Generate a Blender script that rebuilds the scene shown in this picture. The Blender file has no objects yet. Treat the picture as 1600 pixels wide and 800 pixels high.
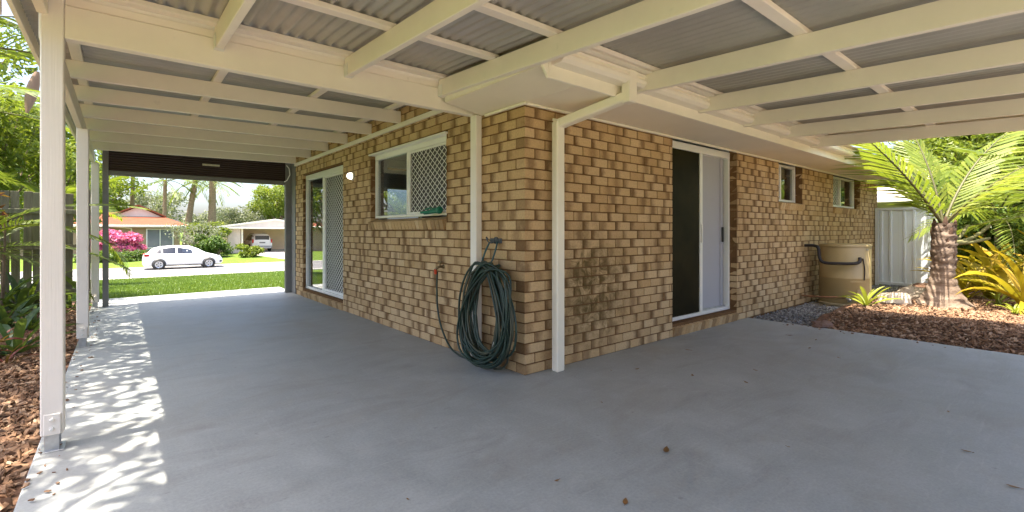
import bpy, math, random
import numpy as np
from mathutils import Vector, Matrix
random.seed(7); RNG = np.random.default_rng(7)
R_ = math.radians
scene = bpy.context.scene
COL = scene.collection

# ------------------------------------------------------------------ camera, sky, sun, exposure
CAM = Vector((-2.578, -2.940, 1.197)); YAW = R_(39.7)
cd = bpy.data.cameras.new('camera'); cam = bpy.data.objects.new('camera', cd); COL.objects.link(cam)
cam.location = CAM; cam.rotation_euler = (R_(90), 0, -YAW)
cd.sensor_width = 36; cd.lens = 738 / 1600 * 36; cd.shift_y = -39 / 1600; cd.clip_start = .05; cd.clip_end = 2000
scene.camera = cam
FWD = Vector((math.sin(YAW), math.cos(YAW), 0)); RGT = Vector((math.cos(YAW), -math.sin(YAW), 0))

SUN_EL, SUN_AZ = 74.0, 270.0            # sun stands over the -X side
world = bpy.data.worlds.new('World'); scene.world = world; world.use_nodes = True
nt = world.node_tree; bg = nt.nodes['Background']
sky = nt.nodes.new('ShaderNodeTexSky'); sky.sky_type = 'NISHITA'; sky.sun_disc = False
sky.sun_elevation = R_(SUN_EL); sky.sun_rotation = R_(SUN_AZ); sky.air_density = .8; sky.dust_density = 4.0; sky.ozone_density = 1.0
nt.links.new(sky.outputs[0], bg.inputs[0]); bg.inputs[1].default_value = .15
sd = bpy.data.lights.new('sun', 'SUN'); sd.energy = 4.3; sd.angle = R_(.5); sd.color = (1, .91, .76)
sun = bpy.data.objects.new('sun', sd); COL.objects.link(sun)
sdir = Vector((-math.cos(R_(SUN_EL)), 0, math.sin(R_(SUN_EL))))
sun.rotation_euler = sdir.to_track_quat('Z', 'Y').to_euler(); sun.location = (-20, 0, 60)
vs = scene.view_settings; vs.view_transform = 'Standard'; vs.look = 'None'; vs.gamma = 1; vs.use_curve_mapping = False
vs.exposure = 1.98
scene.render.engine = 'CYCLES'
scene.cycles.max_bounces = 10; scene.cycles.diffuse_bounces = 7

# ------------------------------------------------------------------ helpers
def setp(o, label=None, cat=None, group=None, kind=None):
    if label: o['label'] = label
    if cat: o['category'] = cat
    if group: o['group'] = group
    if kind: o['kind'] = kind
    return o
def empty(name, loc=(0, 0, 0), rz=0, label=None, cat=None, group=None):
    o = bpy.data.objects.new(name, None); COL.objects.link(o); o.location = loc; o.rotation_euler = (0, 0, rz)
    o.empty_display_size = .2
    return setp(o, label, cat, group)
def link(name, me, parent=None, loc=(0, 0, 0), rot=(0, 0, 0)):
    o = bpy.data.objects.new(name, me); COL.objects.link(o); o.location = loc; o.rotation_euler = rot
    if parent: o.parent = parent
    return o
def copy_tree(o, parent=None):
    c = o.copy(); COL.objects.link(c)
    if parent: c.parent = parent
    for ch in list(o.children): copy_tree(ch, c)
    return c

def flipf(fs, M): return fs if M is None or M.determinant() > 0 else [tuple(reversed(q)) for q in fs]
class MB:
    """collects faces of one part, then builds ONE mesh object"""
    def __init__(s): s.v = []; s.f = []; s.sm = []
    def add(s, vs_, fs, smooth=False):
        n = len(s.v); s.v += [tuple(p) for p in vs_]; s.f += [tuple(i + n for i in q) for q in fs]; s.sm += [smooth] * len(fs)
        return s
    def box(s, x0, x1, y0, y1, z0, z1, M=None):
        v = [Vector((x, y, z)) for z in (z0, z1) for y in (y0, y1) for x in (x0, x1)]
        if M is not None: v = [M @ p for p in v]
        return s.add(v, flipf([(0, 2, 3, 1), (4, 5, 7, 6), (0, 1, 5, 4), (2, 6, 7, 3), (0, 4, 6, 2), (1, 3, 7, 5)], M))
    def cbox(s, x0, x1, y0, y1, z0, z1, c=.003, M=None):
        h = ((x1 - x0) / 2, (y1 - y0) / 2, (z1 - z0) / 2); m = Vector(((x0 + x1) / 2, (y0 + y1) / 2, (z0 + z1) / 2))
        v = [Vector(p) + m for p in chamfer_verts(h, c)]
        if M is not None: v = [M @ p for p in v]
        return s.add(v, flipf(CH_F, M))
    def bar(s, a, b, w, h, up=(0, 0, 1), c=.003):
        a = Vector(a); b = Vector(b); d = b - a; L = d.length; d.normalize(); u = Vector(up); r = d.cross(u).normalized(); u = r.cross(d)
        M = Matrix((r, d, u)).transposed().to_4x4(); M.translation = (a + b) / 2
        return s.cbox(-w / 2, w / 2, -L / 2, L / 2, -h / 2, h / 2, c, M)
    def tube(s, pts, rad, n=8, caps=True):
        pts = [Vector(p) for p in pts]; m = len(pts)
        if not hasattr(rad, '__len__'): rad = [rad] * m
        vs_ = []; pu = None
        for i, p in enumerate(pts):
            t = (pts[min(i + 1, m - 1)] - pts[max(i - 1, 0)]).normalized()
            if pu is None: pu = Vector((0, 0, 1)) if abs(t.z) < .9 else Vector((1, 0, 0))
            r = t.cross(pu).normalized(); pu = r.cross(t).normalized()
            for k in range(n):
                a = 2 * math.pi * k / n; vs_.append(p + (r * math.cos(a) + pu * math.sin(a)) * rad[i])
        fs = [(i * n + k, i * n + (k + 1) % n, (i + 1) * n + (k + 1) % n, (i + 1) * n + k) for i in range(m - 1) for k in range(n)]
        s.add(vs_, fs, True)
        if caps: s.add([vs_[k] for k in range(n)], [tuple(range(n - 1, -1, -1))]); s.add([vs_[(m - 1) * n + k] for k in range(n)], [tuple(range(n))])
        return s
    def lathe(s, prof, n=24, c=(0, 0, 0), smooth=True, M=None):
        vs_ = [Vector((c[0] + r * math.cos(2 * math.pi * k / n), c[1] + r * math.sin(2 * math.pi * k / n), c[2] + z)) for r, z in prof for k in range(n)]
        if M is not None: vs_ = [M @ p for p in vs_]
        m = len(prof)
        return s.add(vs_, [(i * n + k, i * n + (k + 1) % n, (i + 1) * n + (k + 1) % n, (i + 1) * n + k) for i in range(m - 1) for k in range(n)], smooth)
    def mesh(s, name, mat):
        me = bpy.data.meshes.new(name); me.from_pydata(s.v, [], s.f)
        me.polygons.foreach_set('use_smooth', s.sm); 
        if mat: me.materials.append(mat)
        me.update(); return me
    def build(s, name, mat, parent=None, loc=(0, 0, 0), rot=(0, 0, 0)):
        return link(name, s.mesh(name, mat), parent, loc, rot)

def chamfer_verts(h, c):
    out = []
    for sx in (-1, 1):
        for sy in (-1, 1):
            for sz in (-1, 1):
                out += [(sx * h[0], sy * (h[1] - c), sz * (h[2] - c)), (sx * (h[0] - c), sy * h[1], sz * (h[2] - c)), (sx * (h[0] - c), sy * (h[1] - c), sz * h[2])]
    return out
def _chf():
    vid = lambda c, a: c * 3 + a
    cor = [(sx, sy, sz) for sx in (0, 1) for sy in (0, 1) for sz in (0, 1)]; ix = {c: i for i, c in enumerate(cor)}
    P = [Vector(p) for p in chamfer_verts((1, 1, 1), .1)]; fs = []
    for a in range(3):
        b, c = [(1, 2), (0, 2), (0, 1)][a]
        for s_ in (0, 1):
            q = []
            for u, w in ((0, 0), (1, 0), (1, 1), (0, 1)):
                k = [0, 0, 0]; k[a] = s_; k[b] = u; k[c] = w; q.append(vid(ix[tuple(k)], a))
            fs.append(q)
        for u in (0, 1):
            for w in (0, 1):
                k0 = [0, 0, 0]; k0[b] = u; k0[c] = w; k1 = list(k0); k1[a] = 1; i0 = ix[tuple(k0)]; i1 = ix[tuple(k1)]
                fs.append([vid(i0, b), vid(i1, b), vid(i1, c), vid(i0, c)])
    for i in range(8): fs.append([vid(i, 0), vid(i, 1), vid(i, 2)])
    out = []
    for q in fs:
        n = (P[q[1]] - P[q[0]]).cross(P[q[2]] - P[q[1]]); c = sum((P[i] for i in q), Vector())
        out.append(tuple(q) if n.dot(c) > 0 else tuple(reversed(q)))
    return out
CH_F = _chf()

def np_mesh(name, verts, faces, mat, attrs=None, smooth=False):
    """faces: (M,k) int array; attrs: {name: (N,) float or (N,4) colour per vertex}"""
    verts = np.asarray(verts, np.float32); faces = np.asarray(faces, np.int32); k = faces.shape[1]
    me = bpy.data.meshes.new(name); me.vertices.add(len(verts)); me.vertices.foreach_set('co', verts.ravel())
    me.loops.add(faces.size); me.loops.foreach_set('vertex_index', faces.ravel())
    me.polygons.add(len(faces)); me.polygons.foreach_set('loop_start', np.arange(0, faces.size, k, dtype=np.int32))
    me.polygons.foreach_set('use_smooth', np.full(len(faces), smooth))
    me.update(calc_edges=True)
    for an, av in (attrs or {}).items():
        av = np.asarray(av, np.float32)
        if av.ndim == 1: a = me.attributes.new(an, 'FLOAT', 'POINT'); a.data.foreach_set('value', av)
        else: a = me.attributes.new(an, 'FLOAT_COLOR', 'POINT'); a.data.foreach_set('color', av.ravel())
    if mat: me.materials.append(mat)
    return me

# ------------------------------------------------------------------ materials
def nodes(name):
    m = bpy.data.materials.new(name); m.use_nodes = True; t = m.node_tree; return m, t, t.nodes['Principled BSDF']
def N(t, typ, **kw):
    n = t.nodes.new(typ)
    for k, v in kw.items(): setattr(n, k, v)
    return n
def noise(t, scale, detail=4, rough=.6, coord='Object', dist=0, stretch=None):
    tc = N(t, 'ShaderNodeTexCoord'); n = N(t, 'ShaderNodeTexNoise'); n.inputs['Scale'].default_value = scale; n.inputs['Detail'].default_value = detail
    n.inputs['Roughness'].default_value = rough; n.inputs['Distortion'].default_value = dist
    src = N(t, 'ShaderNodeNewGeometry').outputs['Position'] if coord == 'World' else tc.outputs[coord]
    if stretch:
        mp = N(t, 'ShaderNodeMapping'); mp.inputs['Scale'].default_value = stretch; t.links.new(src, mp.inputs[0]); src = mp.outputs[0]
    t.links.new(src, n.inputs['Vector']); return n.outputs[0]
def ramp(t, fac, stops):
    r = N(t, 'ShaderNodeValToRGB'); e = r.color_ramp.elements
    while len(e) < len(stops): e.new(.5)
    for i, (p, c) in enumerate(stops): e[i].position = p; e[i].color = (*c, 1) if len(c) == 3 else c
    t.links.new(fac, r.inputs[0]); return r.outputs[0]
def mixc(t, fac, a, b, mode='MIX'):
    m = N(t, 'ShaderNodeMix', data_type='RGBA', blend_type=mode)
    for s_, v in ((0, fac), (6, a), (7, b)):
        if isinstance(v, (int, float)): m.inputs[s_].default_value = v
        elif isinstance(v, tuple): m.inputs[s_].default_value = (*v, 1) if len(v) == 3 else v
        else: t.links.new(v, m.inputs[s_])
    return m.outputs[2]
def math_(t, op, a, b=None, c=None, clamp=False):
    m = N(t, 'ShaderNodeMath', operation=op, use_clamp=clamp)
    for i, v in enumerate((a, b, c)):
        if v is None: continue
        if isinstance(v, (int, float)): m.inputs[i].default_value = v
        else: t.links.new(v, m.inputs[i])
    return m.outputs[0]
def bump(t, bs, h, strength=.3, dist=.01):
    b = N(t, 'ShaderNodeBump'); b.inputs['Strength'].default_value = strength; b.inputs['Distance'].default_value = dist
    t.links.new(h, b.inputs['Height']); t.links.new(b.outputs[0], bs.inputs['Normal'])
def sc(c, k): return tuple(min(1, x * k) for x in c)
def mat(name, col, rough=.6, var=.12, scale=6, bmp=0, metal=0, fine=60, spec=.5, dirt=None):
    m, t, b = nodes(name)
    c = ramp(t, noise(t, scale, 5), [(.3, sc(col, 1 - var)), (.7, sc(col, 1 + var))])
    if dirt: c = mixc(t, ramp(t, noise(t, scale * .37, 6, .7, 'World'), [(.55, (0, 0, 0)), (.75, (1, 1, 1))]), c, dirt)
    t.links.new(c, b.inputs['Base Color']); b.inputs['Roughness'].default_value = rough; b.inputs['Metallic'].default_value = metal
    b.inputs['Specular IOR Level'].default_value = spec
    if bmp: bump(t, b, noise(t, fine, 4), bmp, .005)
    return m

PAINT = mat('cream_paint', (.78, .72, .62), .45, .03, 3, .12, fine=35)
# timber paint: long grain marks
def timber_paint(name, col, grain=None):
    m, t, b = nodes(name)
    c = ramp(t, noise(t, 2.0, 5, .65, 'World'), [(.25, sc(col, .93)), (.75, sc(col, 1.04))])
    spots = ramp(t, noise(t, 9, 3, .5, 'World'), [(.70, (0, 0, 0)), (.78, (1, 1, 1))])
    c = mixc(t, math_(t, 'MULTIPLY', spots, .35), c, sc(col, .72))
    t.links.new(c, b.inputs['Base Color']); b.inputs['Roughness'].default_value = .5
    bump(t, b, noise(t, 30, 4, .6, 'World', 0, grain), .3 if grain else .16, .006); return m
TIMBER = timber_paint('painted_timber', (.82, .755, .65))
POSTM = timber_paint('painted_post', (.82, .77, .70), (2.2, 2.2, .06))
TRIM = mat('white_trim', (.82, .765, .65), .4, .03, 5, .05)
ALU = mat('white_aluminium', (.82, .81, .78), .3, .02, 5)
GALV = mat('galvanised_steel', (.45, .46, .47), .35, .2, 14, 0, .7)
BOLT = mat('painted_bolt', (.75, .73, .68), .4, .05, 20)

def corr_mat():
    m, t, b = nodes('corrugated_steel')
    c = ramp(t, noise(t, 1.6, 5, .6, 'World'), [(.3, (.36, .35, .315)), (.7, (.48, .465, .42))])
    t.links.new(c, b.inputs['Base Color']); b.inputs['Roughness'].default_value = .42; b.inputs['Metallic'].default_value = .35
    return m
CORR = corr_mat()

def concrete_mat():
    m, t, b = nodes('slab_concrete')
    big = noise(t, .55, 6, .62, 'World', .6); mid = noise(t, 3.2, 6, .68, 'World', .4); fin = noise(t, 70, 4, .7, 'World')
    streak = noise(t, 1.1, 5, .65, 'World', .8, (1, 3.2, 1))
    c = ramp(t, big, [(.25, (.265, .29, .292)), (.5, (.32, .342, .342)), (.75, (.385, .40, .395))])
    c = mixc(t, .55, c, ramp(t, mid, [(.34, (.27, .292, .295)), (.66, (.43, .45, .45))]))
    c = mixc(t, math_(t, 'MULTIPLY', ramp(t, streak, [(.52, (0, 0, 0)), (.72, (1, 1, 1))]), .62), c, (.24, .242, .238))
    c = mixc(t, math_(t, 'MULTIPLY', ramp(t, noise(t, 2.1, 7, .75, 'World', 1.5), [(.6, (0, 0, 0)), (.7, (1, 1, 1))]), .4), c, (.46, .475, .47))
    for st_, k_ in (((1, 14, 1), .35), ((11, 1, 1), .25)):   # trowel and broom marks
        c = mixc(t, math_(t, 'MULTIPLY', ramp(t, noise(t, 2.4, 6, .75, 'World', .7, st_), [(.56, (0, 0, 0)), (.70, (1, 1, 1))]), k_), c, (.50, .51, .505))
    c = mixc(t, math_(t, 'MULTIPLY', ramp(t, noise(t, 13, 3, .5, 'World', .3), [(.70, (0, 0, 0)), (.76, (1, 1, 1))]), .5), c, (.17, .165, .155))
    c = mixc(t, .18, c, ramp(t, fin, [(.35, (.19, .19, .19)), (.65, (.52, .52, .51))]))
    # brownish traffic dirt near the house corner
    c = mixc(t, math_(t, 'MULTIPLY', ramp(t, noise(t, .9, 5, .7, 'World', 1.2), [(.5, (0, 0, 0)), (.7, (1, 1, 1))]), .38), c, (.285, .262, .225))
    t.links.new(c, b.inputs['Base Color'])
    t.links.new(ramp(t, mid, [(.3, (.5, .5, .5)), (.7, (.72, .72, .72))]), b.inputs['Roughness'])
    bump(t, b, mixc(t, .5, fin, mid), .12, .004); return m
SLAB = concrete_mat()

def brick_mat():
    m, t, b = nodes('flashed_brick')
    av = N(t, 'ShaderNodeAttribute', attribute_name='bv'); au = N(t, 'ShaderNodeAttribute', attribute_name='bu')
    sp = N(t, 'ShaderNodeSeparateColor'); t.links.new(av.outputs['Color'], sp.inputs[0])
    oi = N(t, 'ShaderNodeObjectInfo')
    n1 = noise(t, 9, 5, .65, 'World'); n2 = noise(t, 55, 4, .7, 'World')
    base = ramp(t, sp.outputs[0], [(0, (.50, .335, .175)), (.35, (.585, .41, .225)), (.7, (.66, .485, .29)), (1, (.54, .36, .18))])
    base = mixc(t, math_(t, 'MULTIPLY', oi.outputs['Random'], .35), base, (.53, .355, .175))
    # burnt band sits somewhere along each brick
    d = math_(t, 'ABSOLUTE', math_(t, 'SUBTRACT', au.outputs['Fac'], sp.outputs[1]))
    d = math_(t, 'ADD', d, math_(t, 'MULTIPLY', math_(t, 'SUBTRACT', n1, .5), .5))
    mask = ramp(t, d, [(.06, (1, 1, 1)), (.33, (0, 0, 0))])
    mask = math_(t, 'MULTIPLY', mask, math_(t, 'ADD', math_(t, 'MULTIPLY', sp.outputs[2], .55), .42))
    c = mixc(t, mask, base, (.195, .11, .05))
    c = mixc(t, .6, c, ramp(t, n2, [(.3, (.62, .58, .54)), (.7, (1, 1, 1))]), 'MULTIPLY')
    # old water stain on the wall by the downpipe
    pos = N(t, 'ShaderNodeNewGeometry').outputs['Position']; sx = N(t, 'ShaderNodeSeparateXYZ'); t.links.new(pos, sx.inputs[0])
    ex = math_(t, 'DIVIDE', math_(t, 'SUBTRACT', sx.outputs[0], .85), .62); ez = math_(t, 'DIVIDE', math_(t, 'SUBTRACT', sx.outputs[2], .65), .66)
    rr = math_(t, 'SQRT', math_(t, 'ADD', math_(t, 'POWER', ex, 2), math_(t, 'POWER', ez, 2)))
    rr = math_(t, 'ADD', rr, math_(t, 'MULTIPLY', math_(t, 'SUBTRACT', noise(t, 5, 6, .7, 'World'), .5), 1.5))
    st = ramp(t, rr, [(.35, (1, 1, 1)), (1.0, (0, 0, 0))])
    st = math_(t, 'MULTIPLY', st, ramp(t, math_(t, 'MULTIPLY', sx.outputs[0], 1), [(.02, (0, 0, 0)), (.06, (1, 1, 1))]))
    st = math_(t, 'MULTIPLY', st, ramp(t, noise(t, 7, 6, .75, 'World', .8), [(.38, (.12, .12, .12)), (.58, (1, 1, 1))]))
    c = mixc(t, math_(t, 'MULTIPLY', st, .95), c, (.105, .07, .022))
    t.links.new(c, b.inputs['Base Color']); b.inputs['Roughness'].default_value = .85; b.inputs['Specular IOR Level'].default_value = .25
    bump(t, b, n2, .35, .004); return m
BRICK = brick_mat()
MORTAR = mat('brown_mortar', (.165, .09, .042), .95, .2, 12, .5, fine=120, spec=.1)
PLASTER = mat('interior_plaster', (.62, .62, .66), .8, .03, 3)
SOFFIT = mat('soffit_paint', (.81, .73, .59), .55, .03, 2.2, .04)

def glass_mat(name, tint=(.9, .95, .95), alpha=.3):
    m, t, b = nodes(name); out = t.nodes['Material Output']; t.nodes.remove(b)
    g = N(t, 'ShaderNodeBsdfGlossy'); g.inputs['Roughness'].default_value = .015; g.inputs['Color'].default_value = (1, 1, 1, 1)
    tr = N(t, 'ShaderNodeBsdfTransparent'); tr.inputs['Color'].default_value = (*tint, 1)
    fr = N(t, 'ShaderNodeFresnel'); fr.inputs['IOR'].default_value = 1.52
    f = math_(t, 'ADD', fr.outputs[0], alpha * .3, clamp=True)
    f = math_(t, 'MULTIPLY', f, math_(t, 'SUBTRACT', 1, N(t, 'ShaderNodeNewGeometry').outputs['Backfacing']))   # the pane reflects once, on its outer face
    mx = N(t, 'ShaderNodeMixShader'); t.links.new(f, mx.inputs[0]); t.links.new(tr.outputs[0], mx.inputs[1]); t.links.new(g.outputs[0], mx.inputs[2])
    t.links.new(mx.outputs[0], out.inputs[0]); return m
GLASS = glass_mat('window_glass', (.72, .76, .78), .6); DGLASS = glass_mat('tinted_glass', (.18, .2, .17), .1); CGLASS = glass_mat('car_glass', (.10, .13, .17), .25)

def leaf_mat(name, c0, c1, c2=None, trans=.4, rough=.45):
    """colour varies leaf by leaf through the attribute lv"""
    m, t, b = nodes(name); out = t.nodes['Material Output']
    a = N(t, 'ShaderNodeAttribute', attribute_name='lv')
    oi = N(t, 'ShaderNodeObjectInfo')
    f = math_(t, 'ADD', math_(t, 'MULTIPLY', a.outputs['Fac'], .8), math_(t, 'MULTIPLY', oi.outputs['Random'], .2))
    c = ramp(t, f, [(0, c0), (.6, c1), (1, c2 or sc(c1, 1.25))])
    c = mixc(t, .25, c, ramp(t, noise(t, 14, 3, .6), [(.3, sc(c0, .8)), (.7, sc(c1, 1.2))]))
    t.links.new(c, b.inputs['Base Color']); b.inputs['Roughness'].default_value = rough
    tr = N(t, 'ShaderNodeBsdfTranslucent'); t.links.new(mixc(t, .35, c, (.30, .36, .02), 'MIX'), tr.inputs[0])
    mx = N(t, 'ShaderNodeMixShader'); mx.inputs[0].default_value = trans
    t.links.new(b.outputs[0], mx.inputs[1]); t.links.new(tr.outputs[0], mx.inputs[2]); t.links.new(mx.outputs[0], out.inputs[0]); return m
LEAF_DARK = leaf_mat('dark_leaf', (.015, .045, .02), (.04, .10, .035), (.09, .17, .05))
LEAF_MID = leaf_mat('green_leaf', (.035, .085, .015), (.085, .16, .025), (.16, .23, .04))
LEAF_LIME = leaf_mat('lime_leaf', (.08, .13, .012), (.17, .23, .025), (.30, .32, .04), .5)
LEAF_PALM = leaf_mat('palm_leaf', (.06, .115, .015), (.15, .21, .03), (.27, .30, .05), .45)
LEAF_FROND = leaf_mat('sunny_palm_leaf', (.11, .17, .015), (.23, .29, .03), (.38, .38, .06), .55)
LEAF_YEL = leaf_mat('yellow_leaf', (.18, .19, .015), (.42, .30, .015), (.52, .28, .02), .4)
LEAF_LIMB = leaf_mat('bright_rosette_leaf', (.16, .22, .02), (.32, .36, .04), (.42, .40, .06), .4)
LEAF_PINK = leaf_mat('pink_flower', (.45, .05, .16), (.72, .14, .34), (.85, .35, .50), .3)
LEAF_GREY = leaf_mat('grey_green_leaf', (.11, .13, .09), (.22, .24, .16), (.33, .34, .24), .4)
LEAF_RED = leaf_mat('burgundy_leaf', (.08, .015, .02), (.20, .03, .03), (.34, .07, .05), .35)
LEAF_DRY = leaf_mat('dry_leaf', (.16, .075, .03), (.30, .15, .06), (.42, .24, .11), .2)
BARK = mat('tree_bark', (.22, .16, .11), .9, .35, 9, .6, fine=40)
PALEBARK = mat('pale_bark', (.46, .38, .30), .9, .25, 7, .5, fine=30)
RACHIS = mat('frond_stem', (.09, .085, .03), .6, .2, 8)
def trunk_mat():
    m, t, b = nodes('ringed_palm_bark')
    c = ramp(t, noise(t, 7, 6, .7, 'World', .5, (1, 1, 2.5)), [(.3, (.10, .065, .045)), (.6, (.27, .20, .15)), (.8, (.42, .34, .27))])
    t.links.new(c, b.inputs['Base Color']); b.inputs['Roughness'].default_value = .9; bump(t, b, noise(t, 45, 5, .7, 'World'), .6, .01); return m
TRUNK = trunk_mat()

def grass_ground():
    m, t, b = nodes('lawn')
    c = ramp(t, noise(t, 1.2, 6, .7, 'World'), [(.3, (.075, .13, .018)), (.55, (.11, .18, .025)), (.75, (.17, .21, .04))])
    c = mixc(t, .5, c, ramp(t, noise(t, 30, 4, .7, 'World'), [(.3, (.05, .10, .012)), (.7, (.18, .24, .045))]))
    t.links.new(c, b.inputs['Base Color']); b.inputs['Roughness'].default_value = .9; b.inputs['Specular IOR Level'].default_value = .1
    bump(t, b, noise(t, 60, 4, .7, 'World'), .8, .03); return m
LAWN = grass_ground()
ASPH = mat('old_asphalt', (.19, .185, .185), .9, .12, 1.5, .3, fine=40)
KERBM = mat('kerb_concrete', (.46, .44, .42), .85, .1, 3, .2)
DRIVE = mat('driveway_concrete', (.44, .40, .36), .85, .1, 2, .1)
GRAVM = mat('gravel_base', (.17, .165, .16), .95, .3, 40, .6)
MULCHB = mat('mulch_base', (.11, .055, .03), .95, .4, 25, .8, fine=60)
def chip_mat(name, stops):
    m, t, b = nodes(name); a = N(t, 'ShaderNodeAttribute', attribute_name='lv')
    c = ramp(t, a.outputs['Fac'], stops); t.links.new(mixc(t, .3, c, ramp(t, noise(t, 40, 3, .6, 'World'), [(.3, sc(stops[0][1], .9)), (.7, sc(stops[-1][1], 1.0))])), b.inputs['Base Color'])
    b.inputs['Roughness'].default_value = .85; b.inputs['Specular IOR Level'].default_value = .2; return m
CHIP = chip_mat('bark_chip', [(0, (.07, .035, .02)), (.4, (.18, .09, .046)), (.75, (.30, .17, .095)), (1, (.48, .34, .23))])
STONE = chip_mat('gravel_stone', [(0, (.08, .08, .085)), (.5, (.2, .195, .19)), (1, (.38, .37, .36))])
GRASSB = leaf_mat('grass_blade', (.06, .12, .012), (.12, .20, .025), (.20, .26, .04), .35)

# ------------------------------------------------------------------ terrain
def gz(x, y):
    if y < 8.2: return -.07
    if y < 27.5: return -.07 - 1.16 * (y - 8.2) / 19.3
    if y < 36.6: return -1.23
    if y < 46: return -1.23 + .40 * (y - 36.6) / 9.4
    return -.83
def sheet(name, xs, ys, zf, m):
    v = [(x, y, zf(x, y)) for y in ys for x in xs]; n = len(xs)
    f = [(j * n + i, j * n + i + 1, (j + 1) * n + i + 1, (j + 1) * n + i) for j in range(len(ys) - 1) for i in range(n - 1)]
    mb = MB(); mb.add(v, f, False); return mb.build(name, m)
xs = [-600, -200, -60, -30, -15, -8, -4, 0, 4, 8, 15, 30, 60, 200, 600]
ys = [-600, -200, -60, -25, -12, -6, 0, 8.2, 12, 16, 20, 24, 27.5, 36.6, 40, 46, 60, 100, 250, 700]
setp(sheet('ground', xs, ys, gz, LAWN), kind='structure')
# slab: bevelled concrete, carport leg and patio leg in one pour, control joint left as a groove
mb = MB(); ol = [(-2.93, -5.2), (4.12, -5.2), (4.12, .06), (.06, .06), (.06, 8.05), (-2.93, 8.05)]
def inset(k): return [(-2.93 + k, -5.2 + k), (4.12 - k, -5.2 + k), (4.12 - k, .06 - k), (.06 - k, .06 - k), (.06 - k, 8.05 - k), (-2.93 + k, 8.05 - k)]
mb.add([(x, y, z) for k, z in ((0, -.12), (0, -.008), (.008, 0)) for x, y in inset(k)], [(6 * j + i, 6 * j + (i + 1) % 6, 6 * j + 6 + (i + 1) % 6, 6 * j + 6 + i) for j in (0, 1) for i in range(6)] + [(12, 13, 14, 15), (12, 15, 16, 17)])
setp(mb.build('concrete_slab', SLAB), kind='structure')
mb = MB(); mb.box(-120, 120, 28, 35.9, -1.4, -1.222); setp(mb.build('road', ASPH), kind='structure')
for (a, b_, nm) in ((27.7, 28, 'near_kerb'), (35.9, 36.2, 'far_kerb')):
    mb = MB(); mb.cbox(-120, 120, a, b_, -1.45, -1.16, .03); setp(mb.build(nm, KERBM), kind='structure')
mb = MB(); mb.add([(8.6, 36.2, -1.215), (14.5, 36.2, -1.215), (12.5, 46, -.81), (6.0, 46, -.81), (8.6, 36.2, -1.5), (14.5, 36.2, -1.5), (12.5, 46, -1.2), (6, 46, -1.2)],
                  [(0, 1, 2, 3), (0, 4, 5, 1), (1, 5, 6, 2), (0, 3, 7, 4), (3, 2, 6, 7)])
mb.box(5.6, 13.2, 46.0, 54, -1.2, -.805); setp(mb.build('driveway', DRIVE), kind='structure')

BOUNCE_SAND = mat('bounce_sand', (.50, .385, .265), .9, .15, 1.2, .3)
mb = MB(); mb.box(-8, 13.5, -9.7, -5.22, -.2, -.035); setp(mb.build('bounce_ground', BOUNCE_SAND), kind='structure')  # unseen warm ground added behind the camera to bounce sunlight under the roof
def bed(name, x0, x1, y0, y1, step, zf, m, kind='structure'):
    xs = np.arange(x0, x1 + step * .5, step); ys = np.arange(y0, y1 + step * .5, step)
    return setp(sheet(name, list(xs), list(ys), zf, m), kind=kind)
def hump(x, y, s=1.0): return .02 * math.sin(2.1 * x + .7) * math.cos(1.7 * y) + .015 * math.sin(5.3 * x + 3.1 * y)
def left_z(x, y): return -.035 + hump(x, y) * .8 + min(.06, max(0, (-2.95 - x) * .06))
def right_z(x, y):
    e = min(1, max(0, (x - 4.13) / .5)); return -.03 + .13 * e + hump(x, y) * e
bed('left_garden_bed', -6.5, -2.94, -3.2, 8.4, .12, left_z, MULCHB)
bed('right_garden_bed', 4.13, 13.0, -9.0, -.8, .14, right_z, MULCHB)
bed('gravel_path', 4.13, 14.0, -.84, -.012, .2, lambda x, y: -.02 + .004 * math.sin(9 * x + 5 * y), GRAVM)

def scatter_boxes(name, n, area, zf, size, m, flat=.3, tilt=.5):
    """n irregular little slabs strewn over an area, one joined mesh"""
    x = RNG.uniform(area[0], area[1], n); y = RNG.uniform(area[2], area[3], n); z = np.array([zf(a, b) for a, b in zip(x, y)])
    L = RNG.uniform(*size, n); W = L * RNG.uniform(.3, .7, n); H = L * RNG.uniform(.5, 1, n) * flat
    base = np.array([(-1, -.7, -1), (1, -1, -1), (.8, 1, -1), (-1, .8, -1), (-.8, -.8, 1), (.9, -.6, 1), (1, .7, 1), (-.7, 1, 1)]) * .5
    V = base[None] * np.stack([L, W, H], 1)[:, None] * RNG.uniform(.75, 1.2, (n, 8, 1))
    a = RNG.uniform(0, 6.28, n); tx = RNG.normal(0, tilt, n); ty = RNG.normal(0, tilt, n)
    def rot(V, ang, i, j):
        c, s_ = np.cos(ang)[:, None], np.sin(ang)[:, None]; A, B = V[..., i].copy(), V[..., j].copy(); V[..., i] = c * A - s_ * B; V[..., j] = s_ * A + c * B
    rot(V, tx, 1, 2); rot(V, ty, 0, 2); rot(V, a, 0, 1)
    V += np.stack([x, y, z + H * .4 + RNG.uniform(0, .012, n)], 1)[:, None]
    F = np.array([(0, 3, 2, 1), (4, 5, 6, 7), (0, 1, 5, 4), (1, 2, 6, 5), (2, 3, 7, 6), (3, 0, 4, 7)])
    F = (F[None] + (np.arange(n) * 8)[:, None, None]).reshape(-1, 4)
    lv = np.repeat(RNG.uniform(0, 1, n), 8)
    o = link(name, np_mesh(name, V.reshape(-1, 3), F, m, {'lv': lv})); return o
setp(scatter_boxes('bark_mulch', 20000, (-4.6, -2.96, -.6, 7.2), left_z, (.015, .075), CHIP, .22), 'coarse brown bark mulch along the carport posts', 'mulch', kind='stuff')
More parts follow.
